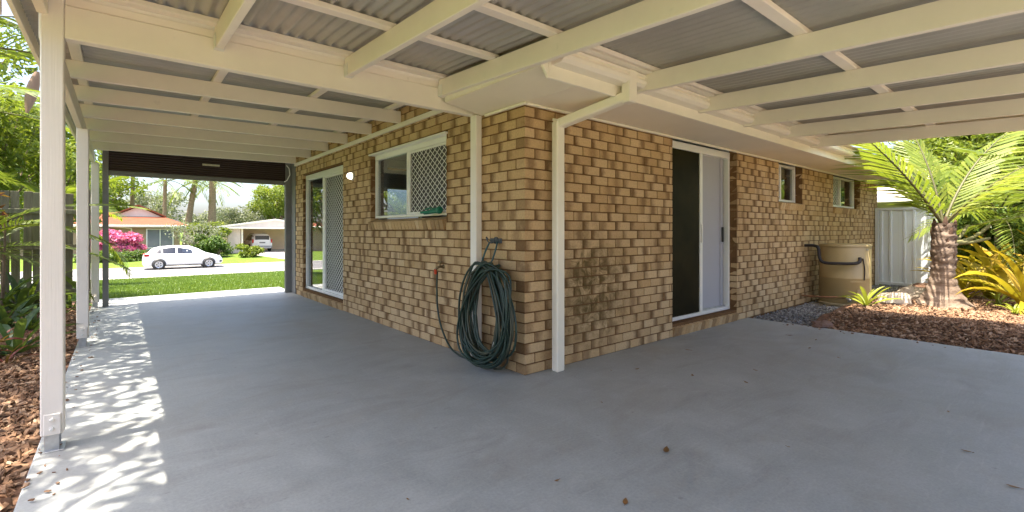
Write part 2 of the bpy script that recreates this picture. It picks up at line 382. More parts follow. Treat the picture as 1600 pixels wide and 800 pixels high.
setp(scatter_boxes('bark_mulch', 34000, (4.16, 9.0, -4.6, -.85), right_z, (.012, .065), CHIP, .22), 'brown bark mulch around the ringed palm trunk', 'mulch', kind='stuff')
setp(scatter_boxes('gravel', 7000, (4.16, 10.5, -.84, -.03), lambda x, y: -.02, (.015, .04), STONE, .7), 'grey gravel strip along the brick wall', 'gravel', kind='stuff')
setp(scatter_boxes('stray_mulch', 90, (-2.93, -2.78, -.4, 6.8), lambda x, y: .0, (.006, .03), CHIP, .3, .1), 'stray bark flakes blown onto the left slab edge', 'mulch', kind='stuff')
setp(scatter_boxes('stray_mulch', 70, (3.9, 4.12, -4.5, -.5), lambda x, y: .0, (.006, .03), CHIP, .3, .1), 'stray bark flakes on the slab edge beside the palm bed', 'mulch', kind='stuff')
# lawn blades near the slab
def blades(n, x0, x1, y0, y1, h):
    x = RNG.uniform(x0, x1, n); u = RNG.uniform(0, 1, n) ** 1.6; y = y0 + (y1 - y0) * u
    z = np.array([gz(a, b) for a, b in zip(x, y)]); a = RNG.uniform(0, 6.28, n); hh = RNG.uniform(.5, 1, n) * h * (1 + u * .6); w = .006 * (1 + 3 * u)
    lx, ly = RNG.normal(0, .4, n) * hh, RNG.normal(0, .4, n) * hh
    V = np.zeros((n, 3, 3)); V[:, 0] = np.stack([x - w * np.cos(a), y - w * np.sin(a), z], 1); V[:, 1] = np.stack([x + w * np.cos(a), y + w * np.sin(a), z], 1); V[:, 2] = np.stack([x + lx, y + ly, z + hh], 1)
    o = link('lawn_grass', np_mesh('lawn_grass', V.reshape(-1, 3), np.arange(3 * n).reshape(-1, 3), GRASSB, {'lv': np.repeat(RNG.uniform(0, 1, n), 3)}))
    return setp(o, 'short green lawn grass between slab and street', 'grass', kind='stuff')
blades(90000, -4.5, 5.5, 8.06, 27.5, .06)

# ------------------------------------------------------------------ brick house
house = empty('brick_house', (0, 0, 0), 0, 'single storey house of tan and brown flashed bricks with white eaves', 'house')
HZ, BH, BL, BD, JT = .086, .076, .23, .11, .01
def course_bricks(L, ncourse, openings, first_odd):
    """(a0, a1, z0) for every brick of a wall in stretcher bond, cut round the openings"""
    out = []
    for k in range(ncourse):
        z0 = k * HZ + .004; z1 = z0 + BH; a = 0 if (k % 2 == (1 if first_odd else 0)) else .12
        while a < L - .03:
            segs = [(a, min(a + BL, L))]
            for (o0, o1, q0, q1) in openings:
                if z1 <= q0 + .02 or z0 >= q1 - .02: continue
                ns = []
                for s0, s1 in segs:
                    if s1 <= o0 or s0 >= o1: ns.append((s0, s1)); continue
                    if s0 < o0: ns.append((s0, o0))
                    if s1 > o1: ns.append((o1, s1))
                segs = ns
            out += [(s0, s1, z0) for s0, s1 in segs if s1 - s0 > .035]
            a += BL + JT
    return out
_bm = {}
def bv_rand():
    g = random.choice([random.uniform(-.1, .16), random.uniform(.86, 1.1), random.uniform(.3, .7), random.uniform(-.1, .12), random.uniform(.9, 1.1), random.uniform(-.1, .05)])
    return (random.random(), min(1, max(0, g)), random.random() ** .8, 1)
def jit_verts(h, c):
    ex = [random.uniform(-.0018, .0018) for _ in range(24)]
    return [(p[0] + random.uniform(-.0012, .0012), p[1] + random.uniform(-.0012, .0012), p[2] + random.uniform(-.0014, .0014)) for p in chamfer_verts(h, c)]
def brick_mesh(w):
    """shared brick meshes: a few variants for each length"""
    key = (round(w, 2), random.randrange(10 if w > .2 else 3))
    if key not in _bm:
        h = (w / 2, BD / 2, BH / 2); v = jit_verts(h, .0035)
        me = bpy.data.meshes.new('brick'); me.from_pydata(v, [], CH_F); me.materials.append(BRICK)
        a = me.attributes.new('bv', 'FLOAT_COLOR', 'POINT'); b = bv_rand(); a.data.foreach_set('color', list(b) * 24)
        a = me.attributes.new('bu', 'FLOAT', 'POINT'); a.data.foreach_set('value', [p[0] / w + .5 for p in v])
        _bm[key] = me
    return _bm[key]
def joined_bricks(items, parent, M):
    """items (a0,a1,z0) in the wall frame; one stuff mesh"""
    V = []; F = []; bv = []; bu = []
    for (a0, a1, z0) in items:
        w = a1 - a0; n = len(V); c = Vector(((a0 + a1) / 2, BD / 2, z0 + BH / 2)); b = bv_rand(); o = random.uniform(-.0015, .0015)
        for p in jit_verts((w / 2, BD / 2, BH / 2), .0035):
            V.append(M @ (Vector(p) + c + Vector((0, o, 0)))); bv += b; bu.append(p[0] / w + .5)
        F += [tuple(i + n for i in q) for q in flipf(CH_F, M)]
    me = bpy.data.meshes.new('brickwork'); me.from_pydata(V, [], F); me.materials.append(BRICK)
    a = me.attributes.new('bv', 'FLOAT_COLOR', 'POINT'); a.data.foreach_set('color', bv)
    a = me.attributes.new('bu', 'FLOAT', 'POINT'); a.data.foreach_set('value', bu)
    return setp(link('brickwork', me, parent), kind='stuff')
def core_boxes(mb, L, top, openings, M, d0, d1, start=0, bottom=-.1):
    """solid wall with rectangular openings, cut into boxes that butt"""
    xs_ = sorted({start, L, *[o[0] for o in openings], *[o[1] for o in openings]})
    for x0, x1 in zip(xs_, xs_[1:]):
        zs = [(bottom, top)]
        for o in openings:
            if o[0] <= x0 + 1e-6 and o[1] >= x1 - 1e-6:
                nz = []
                for a, b in zs:
                    if o[2] > a: nz.append((a, min(b, o[2])))
                    if o[3] < b: nz.append((max(a, o[3]), b))
                zs = nz
        for a, b in zs:
            if b - a > .001: mb.box(x0, x1, d0, d1, a, b, M)
M_R = Matrix.Identity(4)                                               # right wall: along +X, face at y=0
M_L = Matrix(((0, 1, 0, 0), (1, 0, 0, 0), (0, 0, 1, 0), (0, 0, 0, 1)))   # left wall: along +Y, face at x=0
HX, HY = 10.6, 6.62
OPEN_L = [(1.226, 3.12, 1.215, 2.20), (4.14, 6.16, .145, 2.215)]
OPEN_R = [(2.216, 3.78, .14, 2.32), (5.15, 6.10, 1.53, 2.32), (7.62, 9.30, 1.53, 2.32)]
walls = []
for nm, L, nc, ops, M, odd, top in (('brick_wall', HX, 27, OPEN_R, M_R, False, 2.33), ('brick_wall', HY, 31, OPEN_L, M_L, True, 2.67)):
    mb = MB(); core_boxes(mb, L - .012, top, ops, M, .007, BD - .004, start=.007 if M is M_R else BD)
    w = mb.build(nm, MORTAR, house); walls.append(w)
    mb = MB(); core_boxes(mb, L - .12, top + .2, [(o[0] - .0, o[1] + .0, o[2], o[3]) for o in ops], M, BD + .001, .24, start=.112 if M is M_R else .241, bottom=0)
    mb.build('interior_lining', PLASTER, house)
    items = course_bricks(L, nc, ops, odd)
    def vis(it):
        c = M @ Vector(((it[0] + it[1]) / 2, 0, it[2])); v = c - CAM; d = v.dot(FWD); return v.length
    items.sort(key=vis); near = items[:150]; rest = items[150:]
    for (a0, a1, z0) in near:
        o = link('brick', brick_mesh(a1 - a0), w)
        c = Vector(((a0 + a1) / 2, BD / 2 + random.uniform(-.0015, .0015), z0 + BH / 2)); o.location = M @ c
        o.rotation_euler = (0, 0, 0 if M is M_R else -math.pi / 2)
    joined_bricks(rest, w, M)
setp(walls[0], 'tan brick wall with a brown water stain beside the downpipe'); setp(walls[1], 'tan brick wall behind the green hose')
# far two walls (seen only through the windows)
OPEN_F = [(1.2, 2.6, 1.0, 2.1)]; M_F = Matrix(((1, 0, 0, 0), (0, -1, 0, HY), (0, 0, 1, 0), (0, 0, 0, 1))); M_E = Matrix(((0, -1, 0, HX), (1, 0, 0, 0), (0, 0, 1, 0), (0, 0, 0, 1)))
for L, ops, M in ((HX, OPEN_F, M_F), (HY, [], M_E)):
    mb = MB(); core_boxes(mb, L - .12, 2.5, ops, M, .007, .1, start=.12); w = mb.build('brick_wall', MORTAR, house)
    mb = MB(); core_boxes(mb, L - .25, 2.5, ops, M, .101, .2, start=.25, bottom=0); mb.build('interior_lining', PLASTER, house)
    joined_bricks(course_bricks(L, 27, ops, True), w, M)
# rooms
FLOORM = mat('interior_floor', (.25, .19, .14), .4, .2, 3)
mb = MB(); mb.box(.25, HX - .25, .25, HY - .25, .0, .11); mb.build('interior_floor', FLOORM, house)
mb = MB(); mb.box(.11, HX - .11, .11, HY - .11, 2.55, 2.58); mb.build('interior_ceiling', PLASTER, house)
mb = MB(); mb.box(4.5, 4.6, .25, HY - .25, .11, 2.55); mb.box(.25, 4.5, 3.6, 3.7, .11, 2.55) if False else None; mb.build('partition', PLASTER, house)
LAV = mat('lavender_panel', (.40, .40, .44), .6, .03, 2)
mb = MB(); mb.cbox(3.065, 3.70, .16, .19, .155, 2.20, .004); mb.cbox(3.62, 3.70, .15, .1595, .155, 2.20, .004); pn = mb.build('sliding_panel', LAV, house)
BLACK = mat('black_plastic', (.02, .02, .02), .45, .2, 12)
mb = MB(); mb.cbox(3.645, 3.675, .125, .1495, 1.05, 1.25, .006); mb.build('handle', BLACK, pn)

def sill(a0, a1, z0, M, parent, n_out=.035):
    """row of bricks laid on edge, tipped outwards"""
    n = max(1, round((a1 - a0) / .086)); st = (a1 - a0) / n
    for i in range(n):
        key = ('s', random.randrange(6))
        if key not in _bm:
            w = .12; v = jit_verts((.038, .075, .052), .004)
            me = bpy.data.meshes.new('sill_brick'); me.from_pydata(v, [], CH_F); me.materials.append(BRICK)
            a = me.attributes.new('bv', 'FLOAT_COLOR', 'POINT'); b = bv_rand(); a.data.foreach_set('color', list((b[0], b[1], .3 * b[2], 1)) * 24)
            a = me.attributes.new('bu', 'FLOAT', 'POINT'); a.data.foreach_set('value', [p[1] / .15 + .5 for p in v]); _bm[key] = me
        o = link('sill_brick', _bm[key], parent)
        c = Vector((a0 + st * (i + .5), .075 - n_out, z0 + .066)); o.location = M @ c
        o.rotation_euler = (R_(14), 0, 0) if M is M_R else (R_(14), 0, -math.pi / 2)
    mb = MB(); mb.box(a0, a1, .03, .105, z0, z0 + .10, M); mb.build('sill_bed', MORTAR, parent)

def mk(a0, a1, d0, d1, z0, z1, M): return MB().cbox(a0, a1, d0, d1, z0, z1, .003, M)
def grille(a0, a1, z0, z1, d, M, parent, pa=.098, pz=.074):
    """diamond security mesh: flat crossed strips"""
    mb = MB(); W = a1 - a0; H = z1 - z0; sl = pz / pa
    for sgn in (1, -1):
        n = int((W + H / sl) / pa) + 3
        for i in range(-n, n + 1):
            # line a = a_c + sgn*t, z = z0 + sl*t
            ac = i * 2 * pa * .5
            t0, t1 = 0.0, H / sl
            p0, p1 = ac, ac + sgn * t1
            # clip to 0..W
            lo, hi = 0.0, t1
            if sgn > 0: lo = max(lo, -ac); hi = min(hi, W - ac)
            else: lo = max(lo, ac - W); hi = min(hi, ac)
            if hi - lo < .01: continue
            A = M @ Vector((a0 + ac + sgn * lo, d + (.003 if sgn > 0 else 0), z0 + sl * lo)); B = M @ Vector((a0 + ac + sgn * hi, d + (.003 if sgn > 0 else 0), z0 + sl * hi))
            nrm = (M.to_3x3() @ Vector((0, 1, 0)))
            mb.bar(A, B, .0075, .003, nrm, .0008)
    return mb.build('diamond_grille', ALU, parent)
def frame4(a0, a1, z0, z1, d0, d1, w, M, wt=None):
    mb = MB(); wt = wt or w
    mb.cbox(a0, a1, d0, d1, z1 - wt, z1, .003, M); mb.cbox(a0, a1, d0, d1, z0, z0 + w, .003, M)
    mb.cbox(a0, a0 + w, d0 + .001, d1 - .001, z0 + w, z1 - wt, .003, M); mb.cbox(a1 - w, a1, d0 + .001, d1 - .001, z0 + w, z1 - wt, .003, M); return mb

FLYM = mat('grey_fly_mesh', (.085, .082, .08), .7, .15, 4); FLYD = mat('dark_fly_mesh', (.016, .013, .004), .5, .5, 2.2, spec=.08)  # opaque: the dark room behind the grilles is put into the mesh colour
# left wall window: fixed pane far side, meshed sash near side
wn = frame4(1.23, 3.115, 1.365, 2.20, .06, .125, .03, M_L, .06).build('window', ALU, house)
sill(1.226, 3.12, 1.215, M_L, wn)
mk(2.17, 2.215, .062, .120, 1.395, 2.14, M_L).build('mullion', ALU, wn)
mk(2.216, 3.085, .094, .099, 1.396, 2.139, M_L).build('pane', GLASS, wn)
mk(1.261, 2.169, .104, .109, 1.396, 2.139, M_L).build('insect_screen', FLYM, wn)
frame4(1.262, 2.168, 1.397, 2.138, .066, .084, .024, M_L).build('sash_frame', ALU, wn); grille(1.286, 2.144, 1.421, 2.114, .075, M_L, wn)
mk(1.20, 3.13, -.03, .058, 2.196, 2.216, M_L).build('head_flashing', ALU, wn)
# left wall sliding door
dr = frame4(4.145, 6.155, .15, 2.21, .05, .13, .045, M_L, .09).build('sliding_door', ALU, house)
mk(5.16, 5.23, .052, .125, .196, 2.119, M_L).build('mullion', ALU, dr)
mk(5.231, 6.109, .088, .094, .196, 2.119, M_L).build('pane', GLASS, dr); mk(4.191, 5.159, .104, .11, .196, 2.119, M_L).build('insect_screen', FLYM, dr)
frame4(4.192, 5.158, .197, 2.118, .056, .078, .04, M_L).build('screen_frame', ALU, dr); grille(4.232, 5.118, .237, 2.078, .067, M_L, dr)
mk(4.20, 4.225, .032, .055, 1.05, 1.25, M_L).build('handle', ALU, dr)
sill(4.14, 6.16, .0, M_L, dr, .02)
# right wall sliding door: dark fixed panel, open half
M_RI = Matrix.Translation((0, .045, 0))   # joinery sits deep in the reveal
dr = frame4(2.22, 3.775, .145, 2.255, .05, .135, .04, M_RI, .085).build('sliding_door', ALU, house)
setp(dr, 'white sliding door with one dark tinted panel, standing half open')
mk(3.0, 3.06, .052, .13, .186, 2.169, M_RI).build('mullion', ALU, dr)
mk(2.261, 2.999, .080, .086, .186, 2.169, M_RI).build('pane', DGLASS, dr)
mk(3.062, 3.734, .09, .13, .185, .2, M_RI).build('door_track', GALV, dr)
mk(3.016, 3.036, .035, .051, 1.05, 1.28, M_RI).build('handle', ALU, dr)
mk(2.262, 2.998, .066, .069, .187, 2.168, M_RI).build('insect_screen', FLYD, dr)
sill(2.216, 3.78, .0, M_R, dr, .02)
# two small windows
for (a0, a1, mu) in ((5.15, 6.10, 5.50), (7.62, 9.30, 8.42)):
    wn = frame4(a0 + .004, a1 - .004, 1.665, 2.255, .06, .12, .035, M_RI).build('window', ALU, house)
    mk(mu - .02, mu + .02, .062, .118, 1.701, 2.219, M_RI).build('mullion', ALU, wn)
    mk(mu + .021, a1 - .04, .096, .1, 1.701, 2.219, M_RI).build('pane', GLASS, wn); mk(a0 + .04, mu - .021, .098, .102, 1.701, 2.219, M_RI).build('pane', GLASS, wn)
    grille(a0 + .042, mu - .022, 1.702, 2.218, .07, M_RI, wn); sill(a0, a1, 1.53, M_R, wn)
mk(1.21, 2.59, .06, .065, 1.01, 2.09, M_F).build('pane', GLASS, house)
# eaves: soffit, fascia, gutter, trim, tiled roof above
FY = -.60
mb = MB(); mb.box(-.0, HX + .5, FY + .002, .02, 2.262, 2.275); mb.build('soffit', SOFFIT, house)
mb = MB(); mb.add([(x, y, z + k) for k in (0, .012) for x, z in ((-.395, 2.318), (-.001, 2.263)) for y in (FY + .002, .60)], [(0, 1, 3, 2), (4, 6, 7, 5), (0, 4, 5, 1), (2, 3, 7, 6), (0, 2, 6, 4), (1, 5, 7, 3)]); mb.build('soffit_return', SOFFIT, house)
mb = MB(); mb.cbox(-.33, HX + .5, FY - .022, FY, 2.245, 2.43, .003); mb.build('fascia', TRIM, house)
mb = MB(); mb.add([(-.40, FY - .021, 2.35), (-.331, FY - .021, 2.246), (-.331, FY - .021, 2.43), (-.40, FY - .021, 2.43), (-.40, FY, 2.35), (-.331, FY, 2.246), (-.331, FY, 2.43), (-.40, FY, 2.43)],
                  [(0, 1, 2, 3), (7, 6, 5, 4), (0, 4, 5, 1), (0, 3, 7, 4), (2, 6, 7, 3)]); mb.build('fascia_end', TRIM, house)
MB().cbox(-.397, -.386, FY + .003, .605, 2.332, 2.443, .002).build('barge_board', TRIM, house)
mb = MB()   # quad gutter profile swept along X
pr_ = [(0, .0), (-.09, .0), (-.115, .02), (-.12, .045), (-.112, .06), (-.10, .066), (-.10, .075), (-.118, .082), (-.118, .095), (-.108, .095), (-.09, .07), (0, .07)]
g0 = (FY - .023, 2.335); v = [(x, g0[0] + a, g0[1] + b) for x in (-.30, HX + .5) for a, b in pr_]; n = len(pr_)
mb.add(v, [(i, i + 1, n + i + 1, n + i) for i in range(n - 1)], False); mb.add(v, [tuple(range(n)), tuple(range(2 * n - 1, n - 1, -1))]); mb.build('gutter', TRIM, house)
MB().box(-.34, HX + .5, -.80, -.56, 2.437, 2.441).build('eave_lining', TRIM, house)
mb = MB(); mb.cbox(.002, HX, -.028, -.001, 2.240, 2.261, .004); mb.build('soffit_bead', TRIM, house)
mb = MB(); mb.cbox(-.028, -.001, -.028, .53, 2.240, 2.261, .004); mb.build('soffit_bead', TRIM, house)
TILE = mat('roof_tile', (.28, .13, .08), .8, .2, 4, .3)
mb = MB(); ry = HY / 2; ez = 2.44; rz = ez + (ry + .72) * .4
mb.add([(.03, -.72, ez), (HX + .5, -.72, ez), (HX + .5, ry, rz), (.03, ry, rz), (.03, HY + .72, ez), (HX + .5, HY + .72, ez),
        (.03, -.72, ez - .03), (HX + .5, -.72, ez - .03), (HX + .5, HY + .72, ez - .03), (.03, HY + .72, ez - .03)],
       [(0, 1, 2, 3), (3, 2, 5, 4), (0, 3, 4, 9, 6), (1, 7, 8, 5, 2), (0, 6, 7, 1), (4, 5, 8, 9)])
mb.box(-.39, .028, -.72, .61, 2.445, 2.47)
mb.build('tiled_roof', TILE, house)
# downpipe with its offset up to the gutter
mb = MB(); mb.cbox(.262, .357, -.118, -.045, .0, 2.13, .01)
mb.bar((.31, -.082, 2.13), (.31, -.09, 2.15), .09, .07, (0, 1, 0))
mb.build('downpipe', TRIM, house)
mb = MB(); mb.bar((.312, -.05, 2.105), (.46, -.70, 2.245), .092, .075, (0, 0, 1), .01); mb.cbox(.412, .515, -.742, -.66, 2.19, 2.44, .01); mb.build('downpipe_offset', TRIM, house)

# ------------------------------------------------------------------ carport
cp = empty('carport', (0, 0, 0), 0, 'white painted timber carport with corrugated roof joined to the brick wall', 'carport')
def post(x, y, top, base=.085, s=.095):
    mb = MB(); mb.cbox(x - s / 2, x + s / 2, y - s / 2, y + s / 2, base, top, .006); p = mb.build('post', POSTM, cp)
    st = MB(); st.cbox(x - .03, x + .03, y - s / 2 - .007, y - s / 2 - .001, .0, .20, .002); st.cbox(x - .03, x + .03, y + s / 2 + .001, y + s / 2 + .007, .0, .20, .002); st.cbox(x - .03, x + .03, y - s / 2 - .001, y + s / 2 + .001, .072, .08, .002)
    st.cbox(x - .05, x + .05, y - .07, y + .07, .0, .006, .002)
    b = st.build('post_stirrup', GALV, p)
    pl = MB(); pl.cbox(x - .034, x + .036, y - s / 2 - .016, y - s / 2 - .008, .09, .205, .004); pl.build('bolt_plate', POSTM, p)
    for dz in (.125, .175):
        bo = MB(); bo.lathe([(0, .0), (.011, 0), (.011, .010), (.006, .014), (0, .014)], 6, smooth=False, M=Matrix.Translation((x, y - s / 2 - .016, dz)) @ Matrix.Rotation(R_(90), 4, 'X')); bo.build('bolt', BOLT, p)
    return p
post(-2.862, .685, 2.52); post(-2.875, 3.70, 2.262); post(-2.875, 6.88, 2.262)
mb = MB(); mb.cbox(-.07, -.002, .598, .69, 0, 2.262, .005); mb.build('wall_post', POSTM, cp)
mb = MB(); mb.cbox(-2.813, -.003, .64, .71, 2.262, 2.445, .004); mb.build('main_beam', TIMBER, cp)
mb = MB(); mb.cbox(-2.813, -.36, .65, .71, 2.447, 2.50, .004); mb.build('beam_capping', TIMBER, cp)
mb = MB(); mb.box(-3.05, -.36, .655, .70, 2.501, 2.60); mb.build('flashing', TRIM, cp)
mb = MB(); mb.cbox(-2.925, -2.88, .75, 6.98, 2.265, 2.425, .004); mb.build('edge_beam', TIMBER, cp)
mb = MB(); mb.cbox(-.032, -.003, .70, 6.60, 2.425, 2.478, .003); mb.build('wall_ledger', TIMBER, cp)
JY = [1.36, 2.25, 3.10, 3.955, 4.79, 5.69, 6.60]
SLX = .018
for y in JY[1:]:
    mb = MB(); mb.bar((-2.93, y + .0, 2.430 + .07), (-.004, y, 2.481 + .07), .045, .14, (0, 0, 1)); mb.build('joist', TIMBER, cp)
for x in (-2.84, -1.88, -1.005, -.14):
    zc = 2.481 + .14 + SLX * x + .0185; mb = MB(); mb.cbox(x - .035, x + .035, .712, 7.02, zc - .017, zc + .017, .003); mb.build('purlin', TIMBER, cp)
def corrugated(name, across0, across1, along0, along1, zf, parent, axis, m=CORR, pitch=.076, amp=.0105, na=6):
    """corrugations run along `axis`; zf(x,y) gives the sheet plane"""
    n = int((across1 - across0) / (pitch / 8)) + 1; mb = MB(); v = []; T = .0012
    al = [along0, along1]
    for side in (0, 1):
        for b in al:
            for i in range(n + 1):
                a = across0 + (across1 - across0) * i / n; w = amp * math.cos(2 * math.pi * a / pitch)
                x, y = (a, b) if axis == 'Y' else (b, a)
                v.append((x, y, zf(x, y) + w + side * T))
    q = n + 1; f = []
    for i in range(n): f.append((i, i + 1, q + i + 1, q + i)); f.append((2 * q + i, 3 * q + i, 3 * q + i + 1, 2 * q + i + 1))
    mb.add(v, f, True); return mb.build(name, m, parent)
zc_ = lambda x, y: 2.481 + .14 + .036 + .0085 + SLX * x
y = .60
while y < 7.1:
    corrugated('roof_sheet', y, min(y + .80, 7.13), -3.09, .05, lambda x, yy, k=(.0016 if int(y * 10) % 2 else 0): zc_(x, yy) + k, cp, 'X'); y += .762
mb = MB(); mb.cbox(-3.075, -3.05, .655, 7.12, 2.50, 2.635, .003); mb.build('fascia_board', TIMBER, cp)
mb = MB(); mb.cbox(-3.04, -.02, 7.03, 7.055, 2.57, 2.63, .003); mb.build('front_trim', TIMBER, cp)

# ------------------------------------------------------------------ patio roof
pt = empty('patio_roof', (0, 0, 0), 0, 'low white timber patio roof on long rafters under corrugated steel sheets', 'patio roof')
SLY = .044; Y0, Y1 = .64, -4.12
rb = lambda y: 2.372 + SLY * (y - .64)          # underside of the rafters
for x in (-2.90, -2.085, -1.24, -.42):
    mb = MB(); mb.bar((x, .638, rb(.638) + .07), (x, Y1 - .1, rb(Y1 - .1) + .07), .045, .14); r = mb.build('rafter', TIMBER, pt)
    if x > -2.5: hb = MB(); hb.cbox(x - .028, x - .024, .57, .638, rb(.64) - .004, rb(.64) + .09, .001); hb.cbox(x + .024, x + .028, .57, .638, rb(.64) - .004, rb(.64) + .09, .001); hb.cbox(x - .028, x + .028, .585, .637, rb(.64) - .006, rb(.64) - .003, .001); hb.build('joist_hanger', BOLT, r)
for x in (.66, 1.66, 2.59, 3.56, 4.56):
    mb = MB(); mb.bar((x, FY - .024, rb(FY - .024) + .07), (x, Y1 - .1, rb(Y1 - .1) + .07), .045, .14); mb.build('rafter', TIMBER, pt)
for y, xa in ((.59, -3.03), (-.13, -3.03), (-.775, -3.03), (-1.84, -3.03), (-2.86, -3.03), (-3.88, -3.03)):
    zc = rb(y) + .14 + .018; mb = MB(); mb.cbox(xa, -.398 if y > -.5 else 4.64, y - .037, y + .037, zc - .017, zc + .017, .003); mb.build('purlin', TIMBER, pt)
mb = MB(); mb.cbox(-2.93, 4.6, Y1 - .035, Y1 + .035, rb(Y1) - .2, rb(Y1) - .002, .004); mb.build('end_beam', TIMBER, pt)
for x in (-2.87, 1.0, 4.55):
    mb = MB(); mb.cbox(x - .047, x + .047, Y1 - .047, Y1 + .047, 0, rb(Y1) - .203, .006); mb.build('post', POSTM, pt)
zs_ = lambda x, yy: rb(yy) + .14 + .036 + .0085
x = -3.07
while x < 4.6:
    x1 = min(x + .80, 4.66); corrugated('roof_sheet', x, x1, Y1 - .2, .632 if x1 < -.35 else -.42, lambda a, b, k=(.0016 if int(x * 10) % 2 else 0): zs_(a, b) + k, pt, 'Y'); x += .762
    if -1.1 < x < -.35 and x + .8 > -.35:
        corrugated('roof_sheet', x, .04, -.45, .632, lambda a, b: zs_(a, b) + .003, pt, 'Y')
mb = MB(); mb.cbox(-3.075, -3.05, Y1 - .2, .65, 2.32, 2.545, .003, Matrix.Translation((0, 0, 0))); mb.build('fascia_board', TIMBER, pt)

mb = MB(); mb.bar((4.652, FY - .15, rb(FY - .15) + .135), (4.652, Y1 - .2, rb(Y1 - .2) + .135), .02, .13); mb.build('end_fascia', TIMBER, pt)
# ------------------------------------------------------------------ roller door at the street end
rd = empty('roller_door', (-1.4, 6.95, 0), 0, 'dark brown steel roller door raised under the street end of the carport', 'roller door')
def rpart(mb, nm, m): return mb.build(nm, m, rd, (1.4, -6.95, 0))
BROWN = mat('dark_brown_steel', (.048, .028, .024), .42, .12, 5, spec=.4); GREYST = mat('grey_steel_guide', (.21, .205, .20), .45, .1, 6)
mb = MB(); pts = []; nsl = 11
for i in range(nsl * 8 + 1):
    z = 2.165 + .42 * i / (nsl * 8); pts.append((6.95 - .012 * abs(math.sin(math.pi * i / 8)), z))
v = [(x, a, b) for x in (-2.72, -.10) for a, b in pts] + [(x, a + .004, b) for x in (-2.72, -.10) for a, b in pts]; n = len(pts)
mb.add(v, [(i, n + i, n + i + 1, i + 1) for i in range(n - 1)] + [(2 * n + i, 2 * n + i + 1, 3 * n + i + 1, 3 * n + i) for i in range(n - 1)], True); rpart(mb, 'door_curtain', BROWN)
mb = MB(); mb.cbox(-2.73, -.09, 6.925, 6.965, 2.085, 2.164, .004); mb.cbox(-2.73, -.09, 6.915, 6.9245, 2.13, 2.15, .003); rpart(mb, 'bottom_rail', GREYST)
for x0, x1 in ((-2.79, -2.715), (-.105, -.005)):
    mb = MB(); mb.cbox(x0, x1, 6.90, 6.93, 0, 2.58, .004); mb.cbox(x0, x1, 6.97, 7.0, 0, 2.58, .004); xm = x0 if x0 < -1 else x1 - .012; mb.box(xm, xm + .012, 6.93, 6.97, 0, 2.57); rpart(mb, 'door_guide', GREYST)
mb = MB(); mb.cbox(-.0045, .10, 6.635, 6.95, 0, 2.5, .004); rpart(mb, 'jamb', GREYST)
mb = MB(); mb.cbox(-1.46, -1.20, 6.930, 6.9345, 2.35, 2.385, .001); rpart(mb, 'maker_plate', mat('plate', (.62, .58, .45), .5, .25, 60))
mb = MB(); mb.tube([(-.10, 6.86, 2.46), (-.07, 6.80, 2.40), (-.06, 6.78, 2.28), (-.10, 6.84, 2.17), (-.13, 6.90, 2.15)], .009, 6); rpart(mb, 'lock_cable', ALU)

# ------------------------------------------------------------------ things on the walls
HOSE = mat('green_hose', (.014, .034, .025), .42, .3, 5); HOSE2 = mat('olive_hose', (.05, .055, .034), .45, .3, 5)
def catmull(P, n=6):
    P = [Vector(p) for p in P]; out = []
    for i in range(len(P) - 1):
        p0, p1, p2, p3 = P[max(i - 1, 0)], P[i], P[i + 1], P[min(i + 2, len(P) - 1)]
        for k in range(n):
            t = k / n; out.append(.5 * ((2 * p1) + (p2 - p0) * t + (2 * p0 - 5 * p1 + 4 * p2 - p3) * t * t + (3 * p1 - p0 - 3 * p2 + p3) * t ** 3))
    out.append(P[-1]); return out
hs = empty('garden_hose', (-.08, .4, 0), 0, 'coiled dark green garden hose hanging on the brick wall by its corner', 'hose')
rh = random.Random(3)
def coil(nl, seed, x0, x1, wlo, whi, yc0, zlo):
    r = random.Random(seed); P = []
    for i in range(nl):
        w = r.uniform(wlo, whi); yc = yc0 + r.uniform(-.05, .05); top = .93 - r.uniform(0, .07); bot = zlo + r.uniform(0, .16); tl = r.uniform(-.24, .16); xo = x0 + (x1 - x0) * r.random(); pw = r.uniform(.75, .95)
        zc, hh = (top + bot) / 2, (top - bot) / 2
        for k in range(10):
            a = 2 * math.pi * (k / 10); cy, sy = math.cos(a), math.sin(a)
            z = zc + hh * cy; ww = w * (1.0 - .22 * cy); y = yc + ww * math.copysign(abs(sy) ** pw, sy) + tl * (z - zc) / hh * .6
            P.append((xo - .03 * (1 - cy) * .5 + r.uniform(-.012, .012), y + r.uniform(-.012, .012), z))
    return catmull(P, 4)
mb = MB(); mb.tube(coil(11, 11, -.10, -.20, .20, .34, 0.32, .02), .0095, 7); mb.build('hose_coil', HOSE, hs, (.08, -.4, 0))
mb = MB(); mb.tube(coil(9, 5, -.11, -.20, .16, .33, 0.31, .02), .009, 7); mb.build('hose_coil', HOSE2, hs, (.08, -.4, 0))
mb = MB(); mb.tube(coil(8, 23, -.12, -.22, .20, .35, 0.29, .02), .0095, 7); mb.build('hose_coil', HOSE, hs, (.08, -.4, 0))
mb = MB(); mb.tube(catmull([(-.055, 1.31, .775), (-.055, 1.315, .6), (-.055, 1.30, .40), (-.06, 1.22, .22), (-.07, 1.05, .06), (-.09, .85, .015), (-.13, .65, .03), (-.15, .50, .04)], 8), .0095, 8); mb.build('feed_hose', HOSE, hs, (.08, -.4, 0))
mb = MB(); mb.tube(catmull([(-.03, .44, 1.10), (-.07, .45, 1.02), (-.12, .45, .90)], 6), .008, 6); mb.tube(catmull([(-.03, .33, 1.10), (-.07, .31, 1.02), (-.13, .30, .90)], 6), .008, 6); mb.build('hanging_loop', mat('teal_rope', (.03, .09, .10), .6, .2, 20), hs, (.08, -.4, 0))
